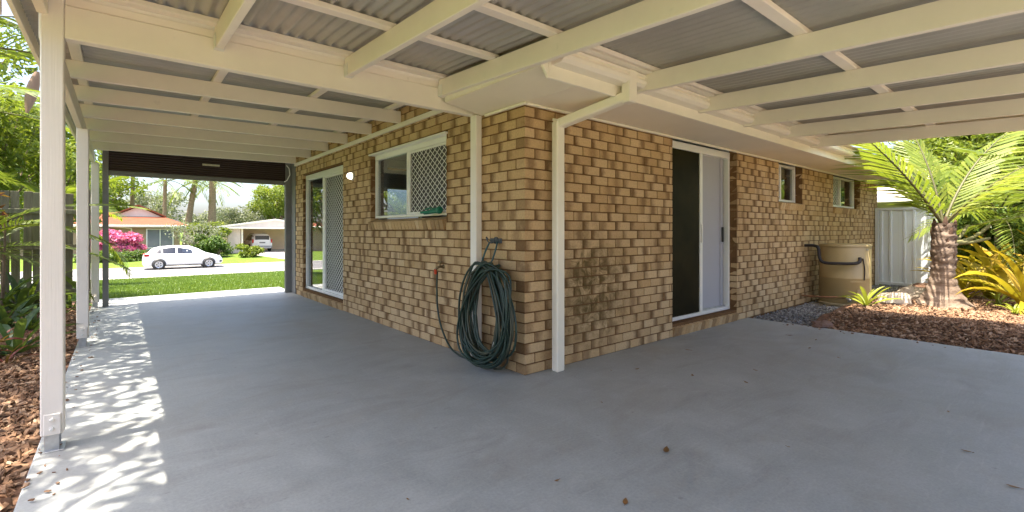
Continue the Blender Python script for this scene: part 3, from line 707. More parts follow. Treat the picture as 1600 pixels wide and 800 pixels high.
for y_, z_, m_ in ((.20, .22, ALU), (.14, .15, mat('brass', (.5, .35, .12), .35, .1, 10, 0, .8))):
    mb = MB(); mb.tube([(-.17, y_, z_), (-.17, y_ - .02, z_ + .05)], .014, 8); mb.build('hose_fitting', m_, hs, (.08, -.4, 0))
IRON = mat('dark_iron', (.10, .11, .12), .5, .2, 20, 0, .5)
hk = empty('hose_hook', (0, .385, 1.11), 0, 'small scrolled iron hook holding the hose on the brick wall', 'hook')
mb = MB(); mb.cbox(-.006, -.001, -.085, .085, -.022, .022, .002); mb.build('back_plate', IRON, hk)
for s_ in (-1, 1):
    P = [(-.008, s_ * .02, -.01), (-.035, s_ * .03, -.02), (-.06, s_ * .045, -.005), (-.065, s_ * .06, .025), (-.05, s_ * .075, .03), (-.04, s_ * .07, .012)]
    mb = MB(); mb.tube(catmull(P, 6), .006, 6); mb.build('scroll', IRON, hk)
mb = MB(); mb.tube([(-.012, -.08, 0), (-.012, .08, 0)], .006, 6); mb.build('cross_bar', IRON, hk)
tp = empty('garden_tap', (0, 1.27, .83), 0, 'brass garden tap with red hose connector below the window', 'tap')
BRASS = mat('aged_brass', (.20, .15, .08), .4, .2, 15, 0, .7)
mb = MB(); mb.tube([(-.001, 0, 0), (-.05, 0, 0), (-.075, .01, -.01), (-.08, .03, -.03)], [.014, .013, .013, .012], 8); mb.lathe([(0, 0), (.022, 0), (.022, .008), (0, .008)], 10, M=Matrix.Translation((-.003, 0, 0)) @ Matrix.Rotation(R_(-90), 4, 'Y')); mb.build('tap_body', BRASS, tp)
mb = MB(); mb.tube([(-.045, 0, .01), (-.045, 0, .05)], .007, 6); mb.bar((-.045, -.04, .052), (-.045, .04, .052), .012, .01); mb.build('tap_handle', BRASS, tp)
mb = MB(); mb.tube([(-.08, .03, -.025), (-.075, .04, -.075)], [.017, .015], 8); mb.build('hose_connector', mat('red_plastic', (.55, .06, .02), .4, .1, 20), tp)
# lit bulkhead lamp
lp = empty('wall_lamp', (0, 3.74, 1.985), 0, 'small round white wall lamp glowing between door and window', 'lamp')
mb = MB(); mb.lathe([(0, .0), (.062, 0), (.062, .018), (.05, .026)], 20, M=Matrix.Rotation(R_(-90), 4, 'Y')); mb.build('lamp_base', ALU, lp)
m_, t_, b_ = nodes('lamp_glass'); b_.inputs['Base Color'].default_value = (.9, .88, .82, 1); b_.inputs['Emission Color'].default_value = (1, .93, .8, 1); b_.inputs['Emission Strength'].default_value = .7
mb = MB(); mb.lathe([(.046, .02), (.05, .04), (.042, .068), (.026, .085), (0, .09)], 20, M=Matrix.Rotation(R_(-90), 4, 'Y')); mb.build('lamp_globe', m_, lp)
# green hose gun on the sill
GRNP = mat('green_plastic', (.01, .17, .10), .35, .2, 12)
gn = empty('spray_nozzle', (-.02, 1.45, 1.378), R_(3), 'green plastic garden spray nozzle lying on the window sill', 'nozzle')
mb = MB(); mb.tube([(0, .17, .012), (0, .10, .02), (0, .03, .028), (0, -.05, .035), (0, -.10, .038)], [.018, .022, .026, .030, .034], 10); mb.build('barrel', GRNP, gn)
mb = MB(); mb.tube(catmull([(0, .02, .035), (-.035, .08, .022), (-.05, .16, .018)], 5), .014, 8); mb.build('grip', GRNP, gn)
mb = MB(); mb.tube(catmull([(0, -.02, .05), (-.02, .02, .064), (-.035, .10, .05)], 5), .008, 6); mb.build('trigger', GRNP, gn)
mb = MB(); mb.lathe([(.0, 0), (.038, 0), (.04, .02), (.034, .035), (0, .03)], 12, M=Matrix.Translation((0, -.10, .038)) @ Matrix.Rotation(R_(90), 4, 'X')); mb.build('spray_head', GRNP, gn)

# ------------------------------------------------------------------ hot water tank
TANKM = mat('beige_enamel', (.36, .275, .135), .38, .05, 3, dirt=(.30, .225, .105)); LAG = mat('black_lagging', (.022, .018, .02), .7, .2, 15)
tk = empty('hot_water_tank', (6.52, -.475, -.01), 0, 'squat beige hot water tank with black lagged pipe against the brick wall', 'water tank')
TR = .35
mb = MB(); mb.lathe([(TR - .005, .05), (TR, .06), (TR, .45), (TR + .003, .455), (TR + .003, .465), (TR, .47), (TR, .95), (TR - .01, .965)], 48); mb.build('tank_shell', TANKM, tk)
mb = MB(); mb.lathe([(TR + .008, .955), (TR + .010, .985), (TR - .01, 1.0), (0, 1.008)], 48); mb.build('lid', TANKM, tk)
mb = MB(); mb.lathe([(0, .01), (TR + .015, .01), (TR + .02, .05), (TR, .06)], 48); mb.cbox(-.42, .42, -.42, .42, -.03, .009, .01); mb.build('tank_base', mat('base_tray', (.30, .25, .15), .7, .2, 6), tk)
def on_tank(deg, z, r=TR): a = R_(deg); return Vector((r * math.cos(a), r * math.sin(a), z))
aw = 205
mb = MB(); mb.tube(catmull([(-.42, .44, .97), (-.43, .30, .97), (-.435, .24, .93), (-.44, .22, .78), (-.44, .17, .71), (-.42, .05, .695), on_tank(206, .70, TR + .05), on_tank(219, .71, TR + .045), on_tank(226, .74, TR + .035), on_tank(228, .79, TR + .012)], 7), .024, 9); mb.build('lagged_pipe', LAG, tk)
mb = MB(); mb.tube(catmull([on_tank(196, .17, TR), on_tank(192, .17, TR + .06), (-.46, .12, .16), (-.48, .3, .15), (-.48, .46, .15)], 6), .014, 8); mb.build('cold_pipe', mat('copper', (.32, .17, .10), .4, .2, 10, 0, .7), tk)
mb = MB(); mb.tube([on_tank(200, .16, TR + .04), on_tank(206, .12, TR + .09)], .025, 8); mb.tube([on_tank(203, .20, TR + .06), on_tank(203, .10, TR + .06)], .018, 8); mb.build('valve', GALV, tk)
def curved_plate(d0, d1, z0, z1, th, m, nm):
    mb = MB(); n = 10; v = []
    for r in (TR - .003, TR + th):
        for z in (z0, z1):
            for i in range(n + 1): v.append(on_tank(d0 + (d1 - d0) * i / n, z, r))
    q = n + 1; f = [(2 * q + i, 2 * q + i + 1, 3 * q + i + 1, 3 * q + i) for i in range(n)] + [(q + i, 3 * q + i, 3 * q + i + 1, q + i + 1) for i in range(n)] + [(i, i + 1, 2 * q + i + 1, 2 * q + i) for i in range(n)] + [(0, 2 * q, 3 * q, q), (n, q + n, 3 * q + n, 2 * q + n)]
    mb.add(v, f, False); return mb.build(nm, m, tk)
curved_plate(208, 246, .40, .43, .004, TANKM, 'seam_band')
curved_plate(222, 236, .18, .29, .012, mat('brown_cover', (.36, .28, .15), .5, .1, 8), 'access_cover')
curved_plate(262, 276, .10, .92, .006, mat('pale_strip', (.62, .52, .26), .4, .06, 6), 'side_strip')
curved_plate(247, 256, .90, .93, .004, mat('rating_plate', (.3, .27, .2), .5, .3, 50), 'rating_plate')
mb = MB(); mb.tube(catmull([on_tank(240, .44, TR + .008), on_tank(240.5, .60, TR + .012), on_tank(238, .72, TR + .010), on_tank(236, .78, TR + .008)], 6), .008, 6); mb.build('cable', LAG, tk)

# ------------------------------------------------------------------ fences
STEEL = mat('pale_blue_steel', (.70, .74, .82), .4, .03, 2); STEELD = mat('pale_steel_rail', (.62, .64, .70), .4, .03, 3)
FG = empty('steel_fence', (10.35, -1.6, -.05), 0, 'pale grey blue ribbed steel fence closing the side path', 'fence')
for k in range(3):   # ribbed sheets between rails, each its own piece
    y0 = 1.58 - k * .40 - .40
    if y0 + .4 > 1.65: continue
    prof = [(0, 0), (.10, 0), (.115, .028), (.145, .028), (.16, 0), (.26, 0), (.275, .028), (.305, .028), (.32, 0), (.398, 0)]
    v = [(dx - s_ * .0015, y0 + a, z) for s_ in (0, 1) for z in (.12, 1.70) for a, dx in [(p, -q) for p, q in prof]]; n = len(prof)
    mb = MB(); mb.add(v, [(i, n + i, n + i + 1, i + 1) for i in range(n - 1)] + [(2 * n + i, 2 * n + i + 1, 3 * n + i + 1, 3 * n + i) for i in range(n - 1)]); mb.build('fence_sheet', STEEL, FG)
for z in (.08, 1.70):
    mb = MB(); mb.cbox(-.04, .02, .36, 1.58, z, z + .055, .004); mb.build('rail', STEELD, FG)
for y_ in (1.55, .36):
    mb = MB(); mb.cbox(-.034, .03, y_ - .03, y_ + .03, 0, 1.76, .004); mb.build('fence_post', STEELD, FG)
def paling_fence(name, label, origin, rz, length, h, m, group=None, gap=.02, rail_side=-1):
    r = empty(name, origin, rz, label, 'fence', group); n = int(length / (.095 + gap))
    ms = []
    for k in range(6):
        mb = MB(); t = h + random.uniform(-.025, .025); mb.cbox(0, .095, -.008, .008, 0.02, t, .003); ms.append(mb.mesh('paling', m))
    for i in range(n):
        o = link('paling', random.choice(ms), r, (i * (.095 + gap), random.uniform(-.003, .003), 0), (R_(random.uniform(-.4, .4)), R_(random.uniform(-.6, .6)), 0))
    for z in (.30, 1.0, 1.55):
        mb = MB(); mb.cbox(-.02, length, rail_side * .055 - .018, rail_side * .055 + .018, z - .035, z + .035, .004); mb.build('rail', m, r)
    x = 0
    while x < length + .1: mb = MB(); mb.cbox(x - .05, x + .05, rail_side * .125 - .05, rail_side * .125 + .05, 0, h - .1, .005); mb.build('fence_post', m, r); x += 2.4
    return r
def paling_mat():
    m, t, b = nodes('weathered_paling'); oi = N(t, 'ShaderNodeObjectInfo')
    c = ramp(t, noise(t, 6, 6, .7, 'World', .3, (4, 4, .5)), [(.3, (.10, .09, .06)), (.6, (.20, .18, .125)), (.8, (.30, .27, .19))])
    c = mixc(t, math_(t, 'MULTIPLY', oi.outputs['Random'], .4), c, (.17, .19, .11)); t.links.new(c, b.inputs['Base Color']); b.inputs['Roughness'].default_value = .9
    bump(t, b, noise(t, 60, 4, .6, 'World', 0, (2, 2, .2)), .4, .006); return m
PALING = paling_mat()
paling_fence('timber_fence', 'weathered grey timber paling fence behind the left garden bed', (-7.4, 7.36, -.05), 0, 4.36, 1.86, PALING)
mb = MB(); mb.cbox(-.05, .05, -.05, .05, 0, 1.92, .006); o = mb.build('fence_end_post', mat('dark_brown_timber', (.075, .045, .025), .85, .25, 8, .4), None, (-2.995, 7.36, -.05))
setp(o, 'dark brown square timber post ending the paling fence', 'post')
paling_fence('timber_fence', 'unseen timber paling fence added behind the patio to bounce warm light', (-7.4, -9.8, -.07), 0, 17, 1.8, PALING, rail_side=-1)  # fence added out of view to bounce warm sunlight and mirror in glass

# ------------------------------------------------------------------ vegetation builders
def leaf_cloud(n, centers, radii, size, rng, up=.3, aspect=.45, hollow=.35):
    """n folded leaves spread through clumps; returns verts, faces, lv"""
    k = rng.integers(0, len(centers), n); d = rng.normal(size=(n, 3)); d /= np.linalg.norm(d, axis=1)[:, None]
    rr = (hollow + (1 - hollow) * rng.uniform(0, 1, n) ** .5)[:, None]
    p = np.asarray(centers)[k] + d * rr * np.asarray(radii)[k]
    nrm = d * .6 + rng.normal(size=(n, 3)) * .6; nrm[:, 2] += up; nrm /= np.linalg.norm(nrm, axis=1)[:, None]
    t = rng.normal(size=(n, 3)); t[:, 2] -= .3; t -= nrm * (t * nrm).sum(1)[:, None]; t /= np.linalg.norm(t, axis=1)[:, None]
    b = np.cross(nrm, t); L = rng.uniform(.6, 1.2, n)[:, None] * size; W = L * aspect
    V = np.stack([p, p + t * L * .5 + b * W * .5 + nrm * W * .12, p + t * L - nrm * L * .15, p + t * L * .5 - b * W * .5 + nrm * W * .12], 1)
    F = np.arange(n * 4).reshape(-1, 4)
    return V.reshape(-1, 3), F, np.repeat(rng.uniform(0, 1, n), 4)
def clumps(rng, n, r, c):
    d = rng.normal(size=(n, 3)); d /= np.linalg.norm(d, axis=1)[:, None]; return np.asarray(c) + d * (rng.uniform(.25, 1, n) ** .6)[:, None] * np.asarray(r)
def tree(name, label, loc, h, cr, nleaf, size, m, seed, group=None, cat='tree', trunk_r=.12, nclump=26, bark=BARK, stems=1, clump_r=.36, aspect=.45):
    """trunk with limbs and a crown of real leaves; cr = crown radii, crown centred at height h"""
    rng = np.random.default_rng(seed); rd_ = random.Random(seed); r = empty(name, loc, 0, label, cat, group)
    cs = clumps(rng, nclump, cr, (0, 0, h)); rad = np.full((nclump, 3), 1.0) * np.asarray(cr) * clump_r * rng.uniform(.7, 1.25, (nclump, 1))
    mb = MB()
    for s_ in range(stems):
        ox = rd_.uniform(-.25, .25) * (stems > 1); oy = rd_.uniform(-.25, .25) * (stems > 1); top = h - cr[2] * .35
        pts = [(ox + .05 * math.sin(3 * t + s_) * h * .3 + ox * 1.5 * t, oy + .05 * math.cos(2 * t + s_) * h * .3 + oy * 1.5 * t, -.1 + (top + .1) * t) for t in (0, .2, .45, .7, 1)]
        mb.tube(pts, [trunk_r * k for k in (1.3, 1, .85, .7, .5)], 9)
        for c in cs[s_::stems]:
            f = rd_.uniform(.45, .95); i = min(3, int(f * 4)); a = Vector(pts[i]).lerp(Vector(pts[i + 1]), f * 4 - i); b = Vector(c)
            mid = a.lerp(b, .5) + Vector((0, 0, -.06 * h * rd_.random())); mb.tube([a, mid, b], [trunk_r * .38, trunk_r * .24, trunk_r * .08], 5, False)
    mb.build('trunk', bark, r)
    V, F, lv = leaf_cloud(nleaf, cs, rad, size, rng, aspect=aspect)
    link('crown', np_mesh('crown', V, F, m, {'lv': lv}), r); return r
def frond_mesh(L, leaf_l, n, droop, rng, width=.035, vee=.5, rach=.018, fall=.35, bend0=0.0):
    """feather frond growing along +X, curving down; leaflets as folded blades; two materials"""
    mb = MB(); P = []
    for i in range(13):
        t = i / 12; P.append(Vector((L * (t - .12 * droop * t * t), L * bend0 * math.sin(3 * t) * .05, L * (-.55 * droop * t * t))))
    mb.tube(P, [rach * (1 - .85 * i / 12) for i in range(13)], 6); nr = len(mb.f)
    lv = [.2] * len(mb.v)
    for s_ in (-1, 1):
        for i in range(n):
            t = .10 + .90 * (i + rng.uniform(-.25, .25)) / n; f = t * 12; k = min(11, int(f)); p = P[k].lerp(P[k + 1], f - k); tg = (P[k + 1] - P[k]).normalized()
            side = Vector((0, s_, 0)); up = tg.cross(side) * -s_ if False else Vector((0, 0, 1))
            ang = .95 - .45 * t + rng.uniform(-.08, .08); ll = leaf_l * (math.sin(math.pi * (.12 + .80 * t)) ** .7) * rng.uniform(.85, 1.1)
            d = (tg * math.cos(ang) + side * math.sin(ang) + Vector((0, 0, vee * (1 - t) - .1))).normalized()
            wv = d.cross(Vector((0, 0, 1))).normalized() * width * .5
            q1 = p + d * ll * .5 + Vector((0, 0, -fall * ll * .12)); q2 = p + d * ll * .98 + Vector((0, 0, -fall * ll * .55)); nn = len(mb.v)
            mb.v += [tuple(x) for x in (p - wv * .4, p + wv * .4, q1 + wv, q1 - wv, q2)]; mb.f += [(nn, nn + 1, nn + 2, nn + 3), (nn + 3, nn + 2, nn + 4)]; mb.sm += [False, False]
            lv += [rng.uniform(0, 1)] * 5
    me = mb.mesh('frond', RACHIS); me.materials.append(LEAF_PALM)
    me.polygons.foreach_set('material_index', [0] * nr + [1] * (len(mb.f) - nr))
    a = me.attributes.new('lv', 'FLOAT', 'POINT'); a.data.foreach_set('value', lv); return me
def frond_set(L, leaf_l, n, droops, m, seed, **kw):
    out = []
    for i, d in enumerate(droops):
        me = frond_mesh(L, leaf_l, n, d, random.Random(seed + i), **kw); me.materials[1] = m; out.append(me)
    return out
def put_frond(me, parent, base, az, el, s=1, roll=0):
    o = link('frond', me, parent, base); M = Matrix.Rotation(az, 4, 'Z') @ Matrix.Rotation(-el, 4, 'Y') @ Matrix.Rotation(roll, 4, 'X'); o.rotation_euler = M.to_euler(); o.scale = (s, s, s); return o
def palm(name, label, loc, h, tr, fset, nf, seed, group=None, bark=PALEBARK, lean=(0, 0), els=(-.1, 1.2), cat='palm'):
    rd_ = random.Random(seed); r = empty(name, loc, 0, label, cat, group); mb = MB(); n = 14
    pts = [(lean[0] * (i / n) ** 1.5, lean[1] * (i / n) ** 1.5, -.1 + (h + .1) * i / n) for i in range(n + 1)]
    pp = []; rr = []
    for i in range(n):
        a = Vector(pts[i]); b = Vector(pts[i + 1]); pp += [a, a.lerp(b, .8)]; q = tr * (1.25 - .4 * min(1, i / n * 1.5)); rr += [q * 1.06, q * .94]
    pp.append(Vector(pts[-1])); rr.append(tr * .8); mb.tube(pp, rr, 10); mb.build('trunk', bark, r)
    for i in range(nf):
        az = 2.4 * i + rd_.uniform(-.3, .3); el = els[1] - (els[1] - els[0]) * ((i + .5) / nf) + rd_.uniform(-.12, .12)
        put_frond(rd_.choice(fset), r, Vector(pts[-1]) + Vector((0, 0, rd_.uniform(-.1, .1))), az, el, rd_.uniform(.85, 1.1), rd_.uniform(-.4, .4))
    return r
def blade_mesh(L, W, curl, m, seed, nseg=8, fold=.25, lift=1.0):
    """one strap leaf rising from the origin along +X and arching over"""
    rg = random.Random(seed); v = []; ph = R_(72) * lift; p = Vector((0, 0, 0)); tw = rg.uniform(-.3, .3); lv0 = rg.random(); lv = []
    for i in range(nseg + 1):
        t = i / nseg; w = W * (.55 + 1.1 * t) * (1 - t ** 3) * .9 + .002; d = Vector((math.cos(ph), 0, math.sin(ph))); nrm = Vector((-math.sin(ph), 0, math.cos(ph)))
        s_ = Vector((0, 1, 0)) + nrm * tw * t
        v += [p - s_ * w * .5 + nrm * w * fold, p, p + s_ * w * .5 + nrm * w * fold]; lv += [min(1, lv0 * .6 + .4 * t)] * 3
        p = p + d * L / nseg; ph -= curl / nseg * (.5 + t)
    f = [(i * 3 + k, i * 3 + k + 1, i * 3 + k + 4, i * 3 + k + 3) for i in range(nseg) for k in (0, 1)]
    mb = MB(); mb.add(v, f, True); me = mb.mesh('leaf', m); a = me.attributes.new('lv', 'FLOAT', 'POINT'); a.data.foreach_set('value', lv); return me
def rosette(name, label, loc, blades_, n, seed, s=1, cat='plant', group=None, spread=(.2, .9)):
    rg = random.Random(seed); r = empty(name, loc, 0, label, cat, group)
    for i in range(n):
        o = link('leaf', rg.choice(blades_), r, (rg.uniform(-.04, .04) * s, rg.uniform(-.04, .04) * s, -.01)); az = 2.4 * i + rg.uniform(-.3, .3); tip = spread[0] + (spread[1] - spread[0]) * (i + .5) / n + rg.uniform(-.1, .1)
        o.rotation_euler = (Matrix.Rotation(az, 4, 'Z') @ Matrix.Rotation(tip, 4, 'Y')).to_euler(); k = s * rg.uniform(.75, 1.15); o.scale = (k, k, k)
    return r

# ------------------------------------------------------------------ right garden
PX, PY = 6.95, -1.62
rp = empty('ringed_palm', (PX, PY, .06), 0, 'stout young palm with flared ringed trunk rising from the mulch', 'palm')
mb = MB(); prof = []; rg = random.Random(2); nt_ = 46; vv = []; nk = 28
for i in range(nt_ + 1):
    t = i / nt_; z = -.08 + 1.34 * t; base = .118 + .27 * math.exp(-max(0, z) / .19) + .015 * math.exp(-((z - .9) / .2) ** 2)
    ring = .022 * (1 - ((t * 12) % 1)) ** 1.5 * (1.15 - .5 * t)  # ring ridges deepened so their relief stands in for frond shadow bands
    for k in range(nk):
        a = 2 * math.pi * k / nk; q = base + ring + .010 * math.sin(3 * a + 7 * t) + rg.uniform(-.006, .006) * (1 + 2 * (t > .55)); cx_ = -.02 * t; vv.append((cx_ + q * math.cos(a), q * math.sin(a), z + .035 * math.sin(a + 1.2) * math.exp(-z)))
mb.add(vv, [(i * nk + k, i * nk + (k + 1) % nk, (i + 1) * nk + (k + 1) % nk, (i + 1) * nk + k) for i in range(nt_) for k in range(nk)], True); mb.build('trunk', TRUNK, rp)
for i in range(26):   # old leaf bases round the upper trunk
    a = 2.4 * i; z = .62 + .65 * i / 26; c, s_ = math.cos(a), math.sin(a); mb = MB(); mb.tube([(.10 * c, .10 * s_, z - .06), (.125 * c, .125 * s_, z + .03), (.135 * c, .135 * s_, z + .11)], [.04, .03, .010], 6); mb.build('leaf_base', mat('old_leaf_base', (.10, .055, .035), .9, .4, 10, .5) if i == 0 else bpy.data.materials['old_leaf_base'], rp)
for a, l, e in ((R_(-40), .55, .5), (R_(-55), .42, .2), (R_(-25), .35, .8)):
    mb = MB(); d = Vector((math.cos(a), math.sin(a), 0)); p0 = Vector((0, 0, .95)) + d * .15; mb.tube(catmull([p0, p0 + d * l * .5 + Vector((0, 0, l * e * .3)), p0 + d * l + Vector((0, 0, l * e))], 5), [.03] * 5 + [.024] * 5 + [.018], 6); mb.build('frond_stub', mat('stub', (.16, .15, .06), .8, .3, 10) if a == R_(-40) else bpy.data.materials['stub'], rp)
fs1 = frond_set(2.3, .80, 30, (.35, .6, .9), LEAF_FROND, 50, width=.042, rach=.024, vee=.22, fall=.9)
az_l = math.atan2(-RGT.y, -RGT.x); az_r = math.atan2(RGT.y, RGT.x); az_b = math.atan2(FWD.y, FWD.x)
top = Vector((-.02, 0, 1.22))
for az, el, k, s_ in ((az_l + .15, .92, 0, 1.05), (az_r - .1, .80, 1, 1.15), (az_b + .3, 1.15, 0, .95), (az_b - .55, 1.0, 1, 1.0), (az_l - .75, 1.15, 0, .95), (az_r + .7, .62, 2, 1.0), (az_r + .3, 1.1, 1, 1.0), (az_b, 1.4, 0, .8), (az_r - 1.0, .95, 1, .9), (az_b + 1.0, 1.2, 0, .85)):
    put_frond(fs1[k], rp, top, az, el, s_, 0)
# strap plants
yb = [blade_mesh(1.0, .105, c, LEAF_YEL, i, lift=1.05) for i, c in enumerate((.9, 1.3, 1.7, 2.1))]
lb = [blade_mesh(.42, .055, c, LEAF_LIMB, 20 + i) for i, c in enumerate((.7, 1.1, 1.5))]
gb = [blade_mesh(.75, .10, c, LEAF_DARK, 30 + i) for i, c in enumerate((.7, 1.1, 1.6))]
gm = [blade_mesh(.75, .07, c, LEAF_MID, 40 + i) for i, c in enumerate((.7, 1.1, 1.6))]
rr_ = [blade_mesh(.6, .06, c, LEAF_RED, 60 + i) for i, c in enumerate((.7, 1.1, 1.6))]
GY = 'yellow strap plants under the right garden trees'
YL = ['golden strap plant right beside the ringed palm trunk', 'large golden strap plant closest to the slab edge', 'yellow strap plant in front of the light green shrub', 'tall yellow strap plant in front of the dense green shrub', 'golden strap plant at the outer end of the bed', 'smallest yellow strap plant touching the palm base']
def atpx(px, py, depth):
    u, w = (px - 800) / 738, (py - 361) / 738; p = CAM + (FWD + RGT * u) * depth; p.z = CAM.z - w * depth; return p
for i, (px, d, s_, n) in enumerate(((1548, 7.4, 1.05, 19), (1605, 6.5, 1.2, 18), (1515, 8.7, 1.0, 15), (1580, 8.9, 1.35, 18), (1645, 7.6, 1.2, 16), (1508, 7.4, .6, 11))):
    p = atpx(px, 400, d); rosette('yellow_strap_plant', YL[i], (p.x, p.y, right_z(p.x, p.y) + .02), yb, n, 100 + i, s_, group=GY, spread=(-.1, .75))
p = atpx(1352, 482, 6.75); rosette('lime_rosette_plant', 'small bright lime rosette plant in front of the water tank', (p.x, p.y, right_z(p.x, p.y) + .02), lb, 12, 7, .95, spread=(-.1, .8))
for px, d, s_, lab in ((1585, 6.15, .55, 'tiny lime rosette in mulch in front of the yellow plants'), (1560, 6.9, .7, 'low lime rosette at the foot of the yellow plants')):
    p = atpx(px, 482, d); rosette('lime_rosette_plant', lab, (p.x, p.y, right_z(p.x, p.y) + .02), lb, 11, int(px), s_, spread=(-.1, .8))
# rock by the palm
def rock(label, loc, size, seed, m):
    rg = np.random.default_rng(seed); mb = MB(); n, k = 9, 16; v = []
    for i in range(n + 1):
        for j in range(k):
            th = math.pi * i / n; a = 2 * math.pi * j / k; q = 1 + .16 * math.sin(3 * a + 2 * th + seed) + .10 * math.sin(5 * th + 2 * a) + rg.uniform(-.05, .05); v.append((size[0] * q * math.sin(th) * math.cos(a), size[1] * q * math.sin(th) * math.sin(a), size[2] * q * math.cos(th)))
    mb.add(v, [(i * k + j, (i + 1) * k + j, (i + 1) * k + (j + 1) % k, i * k + (j + 1) % k) for i in range(n) for j in range(k)], False)
    return setp(mb.build('garden_rock', m, None, loc), label, 'rock')
ROCKM = mat('sandy_rock', (.48, .40, .31), .9, .25, 5, .6, fine=25)
p = atpx(1395, 480, 7.3); rock('pale sandy rock lying between lime rosette and palm trunk', (p.x, p.y, .10), (.34, .22, .14), 3, ROCKM)
p = atpx(1425, 470, 7.6); rock('tan rock touching the left of the ringed palm base', (p.x, p.y, .14), (.22, .2, .16), 5, ROCKM)
p = atpx(1285, 505, 5.95); rock('flat brown stone edging gravel and mulch', (p.x, p.y, .01), (.16, .12, .05), 8, mat('brown_stone', (.2, .12, .09), .9, .2, 9, .5))
# background shrubs and trees on the right
G = 'shrubs and trees behind the right garden'
for i, (px, d, h, cr, nl, sz, m, lab) in enumerate((
        (1570, 10.0, 1.35, (1.1, 1.1, .9), 6000, .17, LEAF_MID, 'dense green shrub behind the yellow strap plants'),
        (1512, 10.6, 1.0, (.9, .9, .85), 4500, .13, LEAF_LIME, 'light green shrub right of the palm trunk by the steel fence'),
        (1495, 10.9, 1.3, (.75, .75, 1.2), 4500, .14, LEAF_MID, 'green leafy shrub at the end of the steel fence'),
        (1530, 10.8, 1.9, (1.0, 1.0, .9), 4500, .15, LEAF_LIME, 'lime leafy shrub rising behind the yellow strap plants'),
        (1650, 9.5, 1.5, (1.2, 1.2, 1.2), 5000, .16, LEAF_LIME, 'leafy lime shrub at the far right edge of garden'),
        (1500, 15.5, 3.6, (1.8, 1.8, 1.5), 8000, .20, LEAF_LIME, 'yellow green tree behind the steel fence'),
        (1590, 16.0, 4.0, (2.4, 2.4, 2.2), 9000, .22, LEAF_LIME, 'tall yellow green tree beyond the dense green shrub'),
        (1700, 14.0, 4.0, (2.6, 2.6, 2.4), 8000, .22, LEAF_LIME, 'broad lime tree beyond the right garden'),
        (1535, 12.6, 2.3, (1.4, 1.4, 1.2), 3600, .17, LEAF_LIME, 'loose lime foliage shrub above the dense green shrub'))):
    p = atpx(px, 400, d); tree('garden_tree' if h > 2 else 'garden_shrub', lab, (p.x, p.y, 0), h, cr, nl, sz, m, 200 + i, cat='tree' if h > 2 else 'shrub', trunk_r=.05 + .02 * h, nclump=22, stems=1 if h > 2 else 3)
fs2 = frond_set(1.9, .5, 30, (.5, .9, 1.2), LEAF_PALM, 70, width=.045, rach=.016)
p = atpx(1560, 400, 9.6); palm('clumping_palm', 'bushy feather palm over the yellow strap plants', (p.x, p.y, 0), 1.5, .07, fs2, 13, 12, els=(.0, 1.2))
p = atpx(1690, 400, 7.4); palm('clumping_palm', 'feather palm leaning over the far right garden', (p.x, p.y, 0), 1.5, .07, fs2, 12, 13, els=(.0, 1.2))
# neighbour house behind the steel fence
nb = empty('neighbour_house', (0, 0, 0), 0, 'low house with pale tiled roof behind the steel fence', 'house')
NT = mat('grey_tile', (.50, .42, .36), .8, .12, 5, .3); NW = mat('pale_wall', (.55, .5, .44), .8, .06, 3)
mb = MB(); mb.box(14.6, 24, -2.5, 9, -.1, 2.05); mb.build('wall', NW, nb)
mb = MB(); mb.add([(13.9, -3.1, 2.12), (24.6, -3.1, 2.12), (24.6, 9.5, 2.12), (13.9, 9.5, 2.12), (18.5, 1.6, 3.6), (20, 4, 3.6)], [(0, 4, 3), (0, 1, 4), (1, 5, 4), (1, 2, 5), (2, 3, 5), (3, 4, 5), (0, 3, 2, 1)]); mb.build('roof', NT, nb)
mb = MB(); mb.cbox(13.86, 13.9, -3.1, 9.5, 2.0, 2.15, .01); mb.build('gutter', TRIM, nb)

# ------------------------------------------------------------------ left garden
fs3 = frond_set(2.3, .55, 40, (.6, .9, 1.3), LEAF_PALM, 90, width=.035, rach=.016)
fs4 = frond_set(1.5, .38, 30, (.7, 1.0, 1.4), LEAF_LIME, 95, width=.03, rach=.010)
GL = None
for (x, y, h, nf, sd_, lab, fs) in ((-4.9, 3.2, 4.0, 12, 2, 'tall feather palm in the left bed between the first two posts', fs3), (-4.6, 5.6, 3.4, 12, 3, 'feather palm in the left bed just before the paling fence', fs3), (-5.3, 8.9, 3.3, 13, 4, 'feather palm rising behind the paling fence', fs3), (-4.05, 6.2, 1.0, 15, 5, 'short fern like palm in front of the paling fence', fs4), (-4.6, 9.6, 2.0, 12, 6, 'lime feather palm just beyond the paling fence', fs4), (-3.45, 9.3, 1.6, 9, 8, 'slender young palm beyond the fence end post', fs4)):
    palm('garden_palm', lab, (x, y, gz(x, y)), h, .055 if h > 1 else .045, fs, nf, 300 + sd_, els=(-.05, 1.15), bark=PALEBARK)
tree('leafy_tree', 'lime green leafy tree towering behind the paling fence', (-5.9, 11.5, gz(0, 11.5)), 4.4, (1.9, 1.9, 2.3), 9000, .16, LEAF_LIME, 401, trunk_r=.11, nclump=30)
tree('leafy_tree', 'green leafy tree whose boughs overhang the carport edge', (-4.45, 2.3, -.05), 5.9, (.8, 1.9, .7), 850, .20, LEAF_MID, 402, trunk_r=.10, nclump=26)
tree('leafy_tree', 'leafy tree with thin limbs over the middle carport post', (-4.5, 5.4, -.05), 6.0, (.8, 1.9, .7), 780, .20, LEAF_LIME, 403, trunk_r=.09, nclump=24)
tree('leafy_tree', 'bright lime tree filling the gap above the paling fence', (-4.55, 10.4, gz(0, 10.4)), 3.0, (1.1, 1.3, 1.3), 5000, .14, LEAF_LIME, 404, trunk_r=.07, nclump=24)
